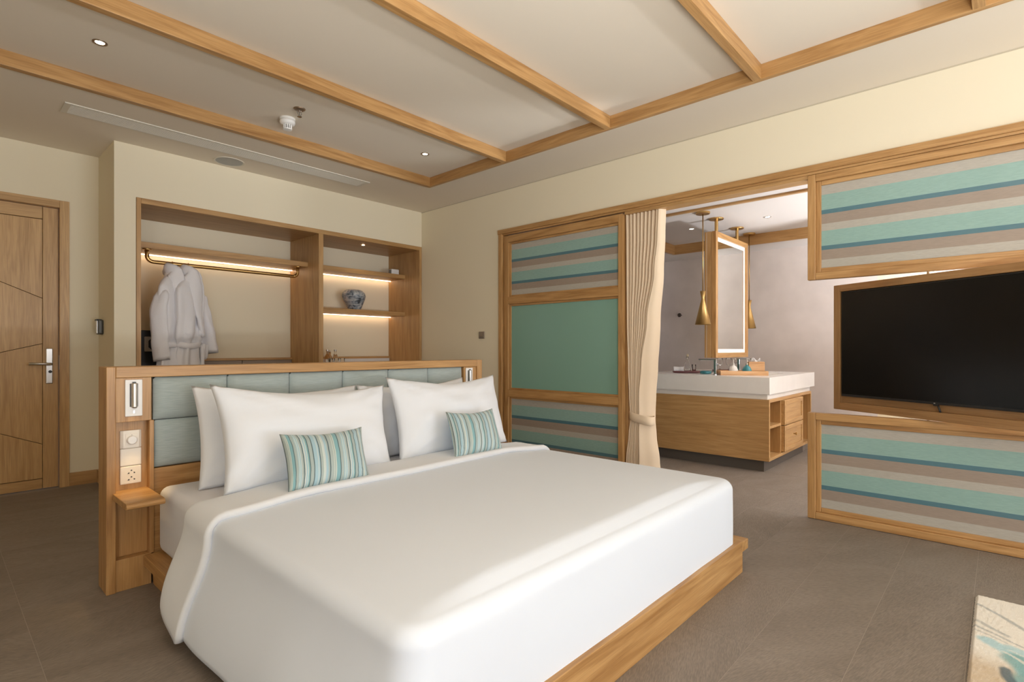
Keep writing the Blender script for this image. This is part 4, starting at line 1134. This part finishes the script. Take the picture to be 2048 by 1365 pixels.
# oval tray with towel, bottle and glass
def oval(name, label, cx, cy, ra, rb, rot, mat, z=0.887, group=None):
    rows = []
    cr, sr = math.cos(rot), math.sin(rot)
    for k_, h_ in ((0.90,0.0),(0.97,0.004),(1.0,0.022),(0.975,0.022),(0.92,0.008),(0.01,0.008)):
        r = []
        for q in range(40):
            a = 2*math.pi*q/40; px_, py_ = ra*k_*math.cos(a), rb*k_*math.sin(a)
            r.append((cx+cr*px_-sr*py_, cy+sr*px_+cr*py_, z+h_))
        rows.append(r)
    m_ = MB().grid(rows, close=True); m_.f.append(tuple(range(40))[::-1]); m_.m.append(0)
    return tag(build(name, m_, mat, None, smooth=True), label, 'tray', group)
oval('oval_tray', 'dark red oval lacquer tray under the towel roll and glass bottle', 5.70, 2.585, 0.150, 0.085, 2.05, M_LACQ, group='lacquer trays')
oval('oval_tray', 'dark red oval lacquer tray behind the faucet, holding stemmed glasses', 6.35, 2.42, 0.13, 0.08, 2.05, M_LACQ, group='lacquer trays')
def towel_roll(cx, cy, z, r, ln, rot):
    rows = []
    d = Vector((math.cos(rot),math.sin(rot),0)); s = Vector((-math.sin(rot),math.cos(rot),0))
    for f, k_ in ((0,0.55),(0.0,0.95),(0.03,1.0),(0.35,1.0),(0.36,0.95),(0.66,0.95),(0.67,1.0),(0.97,1.0),(1.0,0.95),(1.0,0.55)):
        r_ = []
        for q in range(24):
            a = 2*math.pi*q/24; p = Vector((cx,cy,z+r)) + d*(f-0.5)*ln + s*r*k_*math.cos(a) + Vector((0,0,r*k_*math.sin(a)))
            p += (p-Vector((cx,cy,z+r))).normalized()*0.003*noise.noise(p*40)
            r_.append(tuple(p))
        rows.append(r_)
    m_ = MB().grid(rows, close=True); n_ = len(rows)*24
    m_.f.append(tuple(range(24))[::-1]); m_.m.append(0); m_.f.append(tuple(range(n_-24,n_))); m_.m.append(0)
    return build('towel_roll', m_, M_TERRY, None, smooth=True)
tag(towel_roll(5.655,2.655,0.896,0.030,0.11,2.05), 'rolled white hand towel on the dark red oval tray', 'towel')
t = thing('water_bottle', 'clear glass bottle with pale stopper on the dark red oval tray', 'bottle', (5.70,2.575,0.896))
build('body', MB().lathe([(0,0),(0.036,0),(0.037,0.06),(0.030,0.10),(0.013,0.13),(0.012,0.175),(0.008,0.175),(0.008,0.13),(0.026,0.10),(0.033,0.06),(0.032,0.006),(0,0.006)], (5.70,2.575,0.896), 20, caps=False), M_GLASS, t, smooth=True)
build('stopper', MB().lathe([(0.0,0.165),(0.010,0.165),(0.013,0.18),(0.012,0.200),(0,0.202)], (5.70,2.575,0.896), 14, caps=False), plain('cork', (0.62,0.55,0.40), 0.6), t, smooth=True)
tumbler('clear water tumbler beside the bottle on the dark red oval tray', 5.735,2.515,0.896,0.022,0.085)
# teal dish
t = build('soap_dish', MB().lathe([(0,0.0),(0.050,0.0),(0.057,0.006),(0.058,0.030),(0.052,0.030),(0.050,0.012),(0,0.010)], (5.62,2.335,0.887), 28, caps=False), M_TEAL, None, smooth=True)
tag(t, 'low round teal soap dish beside the faucet', 'dish')
# wooden amenity tray
t = thing('amenity_tray', 'pale wooden amenity tray with slotted handle ends on the counter', 'tray', (5.62,1.955,0.887), rotz=math.atan2(-0.868,0.492))
ORG[t.name] = Vector((0,0,0)); TL_, TW_ = 0.225, 0.11
wbox('tray_base', (-TL_,-TW_,0.0),(TL_,TW_,0.010), t, [M_BOXW]*3, local=True)
wbox('tray_side', (-TL_,-TW_,0.010),(TL_,-TW_+0.012,0.044), t, [M_BOXW]*3, local=True)
wbox('tray_side', (-TL_,TW_-0.012,0.010),(TL_,TW_,0.044), t, [M_BOXW]*3, local=True)
for xa, xb in ((-TL_,-TL_+0.012),(TL_-0.012,TL_)):
    e_ = build('tray_end', MB().box((xa,-TW_+0.012,0.010),(xb,TW_-0.012,0.020)).box((xa,-TW_+0.012,0.034),(xb,TW_-0.012,0.044)).box((xa,-TW_+0.012,0.020),(xb,-0.035,0.034)).box((xa,0.035,0.020),(xb,TW_-0.012,0.034)), M_BOXW, t, local=True)
def on_tray(u, v): # u along, v across
    return (5.62+0.492*u+0.868*v, 1.955-0.868*u+0.492*v)
def dispenser(label, x, y, mat, lab=None):
    t = thing('soap_dispenser', label, 'dispenser', (x,y,0.897))
    build('body', MB().lathe([(0,0),(0.040,0),(0.046,0.012),(0.044,0.045),(0.030,0.075),(0.012,0.088),(0.012,0.096),(0,0.096)], (x,y,0.897), 24, caps=False), mat, t, smooth=True)
    p_ = build('pump', MB().lathe([(0.013,0.094),(0.013,0.108),(0.005,0.112),(0.005,0.150)], (x,y,0.897), 14), M_SILVER, t)
    build('nozzle', MB().tube([(x,y,1.043),(x,y,1.050),(x-0.03,y-0.03,1.050)], 0.0055, 10), M_SILVER, p_, smooth=True)
x_, y_ = on_tray(-0.085, 0.0); dispenser('white ceramic soap dispenser on the pale wooden tray', x_, y_, M_WCER)
x_, y_ = on_tray(0.045, -0.005); dispenser('teal ceramic soap dispenser on the pale wooden tray', x_, y_, M_TEAL)
x_, y_ = on_tray(0.135, 0.035)
t = thing('tissue_box', 'pale wooden tissue box at the end of the amenity tray', 'box', (x_,y_,0.897), rotz=math.atan2(-0.868,0.492))
ORG[t.name] = Vector((0,0,0))
wbox('box_body', (-0.075,-0.055,0.0),(0.075,0.055,0.125), t, [M_BOXW]*3, bevel=0.003, local=True)
rows = [[(-0.04+0.08*i/8, 0.012*math.sin(i*1.3), 0.124+0.022*j*(0.6+0.4*math.sin(i*0.9))) for i in range(9)] for j in range(3)]
tt = build('tissue', MB().grid(rows), M_LINEN, t, local=True, smooth=True); tt.modifiers.new('thickness','SOLIDIFY').thickness = 0.004
def goblet(label, x, y, s=1.0):
    o = build('goblet', MB().lathe([(0,0.002),(0.030,0.0),(0.030,0.003),(0.005,0.008),(0.004,0.055),(0.025,0.075),(0.034,0.11),(0.030,0.150),(0.028,0.150),(0.031,0.11),(0.022,0.078),(0,0.062)], (x,y,0.896), 20, caps=False), M_GLASS, None, smooth=True)
    tag(o, label, 'glass', 'stemmed glasses')
goblet('stemmed clear glass on the far lacquer tray, nearer the curtain', 6.32,2.455); goblet('stemmed clear glass on the far lacquer tray, beside the white dispenser', 6.38,2.375)

# ------------------------------------------------------------------ hanging mirror, pendants
t = thing('hanging_mirror', 'double sided oak framed mirror hung from the bathroom ceiling on brass rods', 'mirror', (6.0,2.25,1.06))
MXa,MXb,MYa,MYb,MZa,MZb = 5.535,6.490,2.190,2.312,1.060,2.385
fw = 0.052
wbox('frame_stile', (MXa,MYa,MZa),(MXa+fw,MYa+0.046,MZb), t); wbox('frame_stile', (MXb-fw,MYa,MZa),(MXb,MYa+0.046,MZb), t)
wbox('frame_rail', (MXa+fw,MYa,MZb-fw),(MXb-fw,MYa+0.046,MZb), t); wbox('frame_rail', (MXa+fw,MYa,MZa),(MXb-fw,MYa+0.046,MZa+fw), t)
wbox('core', (MXa+0.004,MYa+0.046,MZa+0.004),(MXb-0.004,MYa+0.054,MZb-0.004), t, BRN)
wbox('rear_frame', (MXa,MYa+0.054,MZa),(MXb,MYb-0.024,MZb), t, BRN, axis=2)
wbox('rear_frame', (MXa,MYb-0.020,MZa),(MXb,MYb,MZb), t, BRN, axis=2)
build('rear_joint', MB().box((MXa+0.003,MYb-0.024,MZa+0.003),(MXb-0.003,MYb-0.020,MZb-0.003)), M_WCER, t)
lw_ = 0.040
m_ = MB(); xa,xb,za,zb = MXa+fw,MXb-fw,MZa+fw,MZb-fw
m_.box((xa,MYa+0.020,za),(xa+lw_,MYa+0.046,zb)).box((xb-lw_,MYa+0.020,za),(xb,MYa+0.046,zb)).box((xa+lw_,MYa+0.020,zb-lw_),(xb-lw_,MYa+0.046,zb)).box((xa+lw_,MYa+0.020,za),(xb-lw_,MYa+0.046,za+lw_))
build('light_band', m_, M_MIRL, t)
build('mirror_glass', MB().box((xa+lw_,MYa+0.022,za+lw_),(xb-lw_,MYa+0.046,zb-lw_)), M_MIRROR, t)
for xx in (5.695,6.30):
    rd = build('rod', MB().lathe([(0.018,MZb),(0.018,BT-0.012)], (xx,2.25,0), 18), M_BRASS, t)
    build('canopy', MB().lathe([(0.074,-0.014),(0.074,0.0)], (xx,2.25,BT), 32), M_BRASS, rd, bevel=0.002)
def pendant(label, x, y):
    t = thing('pendant_lamp', label, 'lamp', (x,y,BT), 'brass pendant lamps')
    build('canopy', MB().lathe([(0.066,-0.020),(0.070,-0.016),(0.070,0.0)], (x,y,BT), 32), M_BRASS, t, smooth=False)
    build('cord', MB().tube([(x,y,BT-0.02),(x,y,1.742)], 0.006, 8), M_BRASS, t, smooth=True)
    s_ = build('shade', MB().lathe([(0.074,1.402),(0.014,1.655),(0.0125,1.668),(0.0135,1.68),(0.026,1.742),(0.004,1.742)], (x,y,0), 36, caps=False), M_BRASSP, t, smooth=True)
    m = s_.modifiers.new('thickness','SOLIDIFY'); m.thickness = 0.003
    build('bulb', MB().lathe([(0,1.425),(0.018,1.435),(0.024,1.455),(0.016,1.49),(0.010,1.52),(0.010,1.56)], (x,y,0), 18, caps=False), emit('bulb_glow', (1,0.8,0.55), 3.0), s_, smooth=True)
pendant('brass hourglass pendant lamp hanging before the mirror, nearer the curtain', 5.345, 2.25)
pendant('brass hourglass pendant lamp partly hidden beyond the mirror', 6.705, 2.25)
t = thing('robe_hook', 'small dark round robe hook on the bathroom wall', 'hook', (7.35,3.41,1.64))
build('stem', MB().lathe([(0.009,-0.055),(0.009,0.0)], (7.35,3.41,1.64), 12, axis=0), plain('dark_bronze', (0.09,0.07,0.06), 0.35, metal=0.7), t)
build('knob', MB().lathe([(0.0,-0.080),(0.026,-0.076),(0.030,-0.066),(0.026,-0.056),(0.0,-0.052)], (7.35,3.41,1.64), 20, axis=0), plain('dark_bronze_knob', (0.09,0.07,0.06), 0.3, metal=0.7), t, smooth=True)

# ------------------------------------------------------------------ rug
def seg_d(p, a, b):
    ax,ay = a; bx,by = b; dx,dy = bx-ax, by-ay
    q = max(0,min(1,((p[0]-ax)*dx+(p[1]-ay)*dy)/(dx*dx+dy*dy+1e-9)))
    return math.hypot(p[0]-ax-q*dx, p[1]-ay-q*dy)
def path_d(p, pts): return min(seg_d(p, pts[i], pts[i+1]) for i in range(len(pts)-1))
RX0,RX1,RY0,RY1 = 1.30,3.275,-1.20,0.088
NX, NY = 230, 150
def px_rug(x, y):
    # abstract coastal pattern, in rug metres
    q = Vector((x*3,y*3,0.7)); wob = noise.noise(q)*0.06 + noise.noise(Vector((x*11,y*11,4)))*0.02; fine = noise.noise(Vector((x*40,y*40,1)))*0.5+0.5
    p = (x+wob*0.5, y+noise.noise(q+Vector((5,0,0)))*0.03+noise.noise(Vector((x*9,y*9,8)))*0.018)
    cream = Vector((0.76,0.72,0.64)); sand = Vector((0.52,0.40,0.26)); grey = Vector((0.30,0.32,0.31)); teal = Vector((0.16,0.35,0.35)); sky_ = Vector((0.36,0.56,0.60)); navy = Vector((0.045,0.09,0.11)); orange = Vector((0.78,0.42,0.16))
    c = cream.lerp(Vector((0.66,0.63,0.57)), fine*0.4)
    s = sstep((2.86 - x + 0.25*noise.noise(q*0.8) - 0.35*max(0,-0.12-y))/0.28)
    c = c.lerp(sand, s*(0.75+0.25*fine))
    def stroke(pts, wd, col, a=1.0, soft=0.4):
        nonlocal c
        d = path_d(p, pts)
        k_ = (1-sstep((d-wd*(1-soft))/(wd*soft*2)))*a
        if k_ > 0: c = c.lerp(col, k_)
    stroke([(3.14,0.08),(3.07,0.0),(2.98,-0.10),(2.86,-0.17),(2.72,-0.25),(2.60,-0.42)], 0.009, grey, 0.75)
    stroke([(2.97,0.088),(2.93,0.03),(2.88,-0.03)], 0.010, grey, 0.5*fine+0.4)
    stroke([(2.92,0.088),(2.86,0.0),(2.80,-0.08)], 0.006, grey, 0.75)
    stroke([(2.88,0.088),(2.83,0.01),(2.80,-0.03)], 0.005, grey, 0.6)
    stroke([(2.78,0.03),(2.70,-0.02),(2.66,-0.07),(2.58,-0.06)], 0.030, sky_, 0.9)
    stroke([(2.75,-0.04),(2.70,-0.11),(2.62,-0.13)], 0.034, sky_, 0.85)
    stroke([(2.66,-0.04),(2.58,-0.08),(2.50,-0.07),(2.36,-0.10),(2.2,-0.05)], 0.048, teal, 0.9)
    stroke([(2.56,0.0),(2.47,-0.03),(2.36,-0.04)], 0.017, navy, 0.9)
    stroke([(2.50,-0.10),(2.42,-0.12)], 0.012, navy, 0.9)
    stroke([(2.70,0.0),(2.62,-0.09)], 0.006, cream, 0.7)
    stroke([(2.73,-0.02),(2.66,-0.12)], 0.005, cream, 0.6)
    for ox, oy, rr_ in ((2.93,-0.19,0.035),(2.84,-0.20,0.04),(2.6,-0.55,0.09),(2.2,-0.35,0.06),(1.8,-0.7,0.1)):
        d = math.hypot(p[0]-ox,p[1]-oy); c = c.lerp(orange, 1-sstep((d-rr_*0.6)/(rr_*0.6)))
    stroke([(2.1,-0.4),(1.9,-0.8),(1.6,-1.2)], 0.08, teal, 0.8); stroke([(2.9,-0.6),(2.6,-0.9),(2.0,-1.2)], 0.05, sky_, 0.8)
    return c
bm = bmesh.new(); vs = []
for j in range(NY+1):
    row = []
    for i in range(NX+1):
        # denser toward the corner the camera sees
        u = 1-(1-i/NX)**1.0; x = RX0+(RX1-RX0)*u; y = RY0+(RY1-RY0)*(1-(1-j/NY)**1.8)
        ed = min(x-RX0, RX1-x, RY1-y, y-RY0)
        z = 0.018*sstep(0.3+ed/0.015) + 0.0022*noise.noise(Vector((x*90,y*90,0)))
        if j in (0,NY): y += 0.004*noise.noise(Vector((x*70,0,3)))
        row.append(bm.verts.new((x,y,max(z,0.003))))
    vs.append(row)
for j in range(NY):
    for i in range(NX):
        f = bm.faces.new((vs[j][i],vs[j][i+1],vs[j+1][i+1],vs[j+1][i])); f.smooth = True
bnd = [e for e in bm.edges if len(e.link_faces) == 1]
ex = bmesh.ops.extrude_edge_only(bm, edges=bnd)
for v in ex['geom']:
    if isinstance(v, bmesh.types.BMVert): v.co.z = 0.0005
me = bpy.data.meshes.new('rug'); bm.to_mesh(me); bm.free()
ca = me.color_attributes.new('pattern', 'FLOAT_COLOR', 'POINT')
for i, v in enumerate(me.vertices):
    if v.co.z < 0.002: ca.data[i].color = (0.10,0.12,0.06,1)
    else: q = px_rug(v.co.x, v.co.y); ca.data[i].color = (q.x,q.y,q.z,1)
m, n, l, b = newmat('tufted_rug'); at = n.new('ShaderNodeAttribute'); at.attribute_name = 'pattern'
l.new(at.outputs['Color'], b.inputs['Base Color']); b.inputs['Roughness'].default_value = 0.95; b.inputs['Sheen Weight'].default_value = 0.2
tc = n.new('ShaderNodeTexCoord'); t2 = n.new('ShaderNodeTexNoise'); t2.inputs['Scale'].default_value = 260; l.new(tc.outputs['Object'], t2.inputs['Vector'])
bp = n.new('ShaderNodeBump'); bp.inputs['Strength'].default_value = 0.5; bp.inputs['Distance'].default_value = 0.004
l.new(t2.outputs['Fac'], bp.inputs['Height']); l.new(bp.outputs['Normal'], b.inputs['Normal'])
me.materials.append(m); me.materials.append(plain('rug_edge', (0.07,0.065,0.04), 0.95))
for p in me.polygons:
    if any(me.vertices[v].co.z < 0.001 for v in p.vertices): p.material_index = 1
o = bpy.data.objects.new('rug', me); COL.objects.link(o)
tag(o, 'cream tufted rug with grey lines and teal brush strokes on the floor', 'rug')
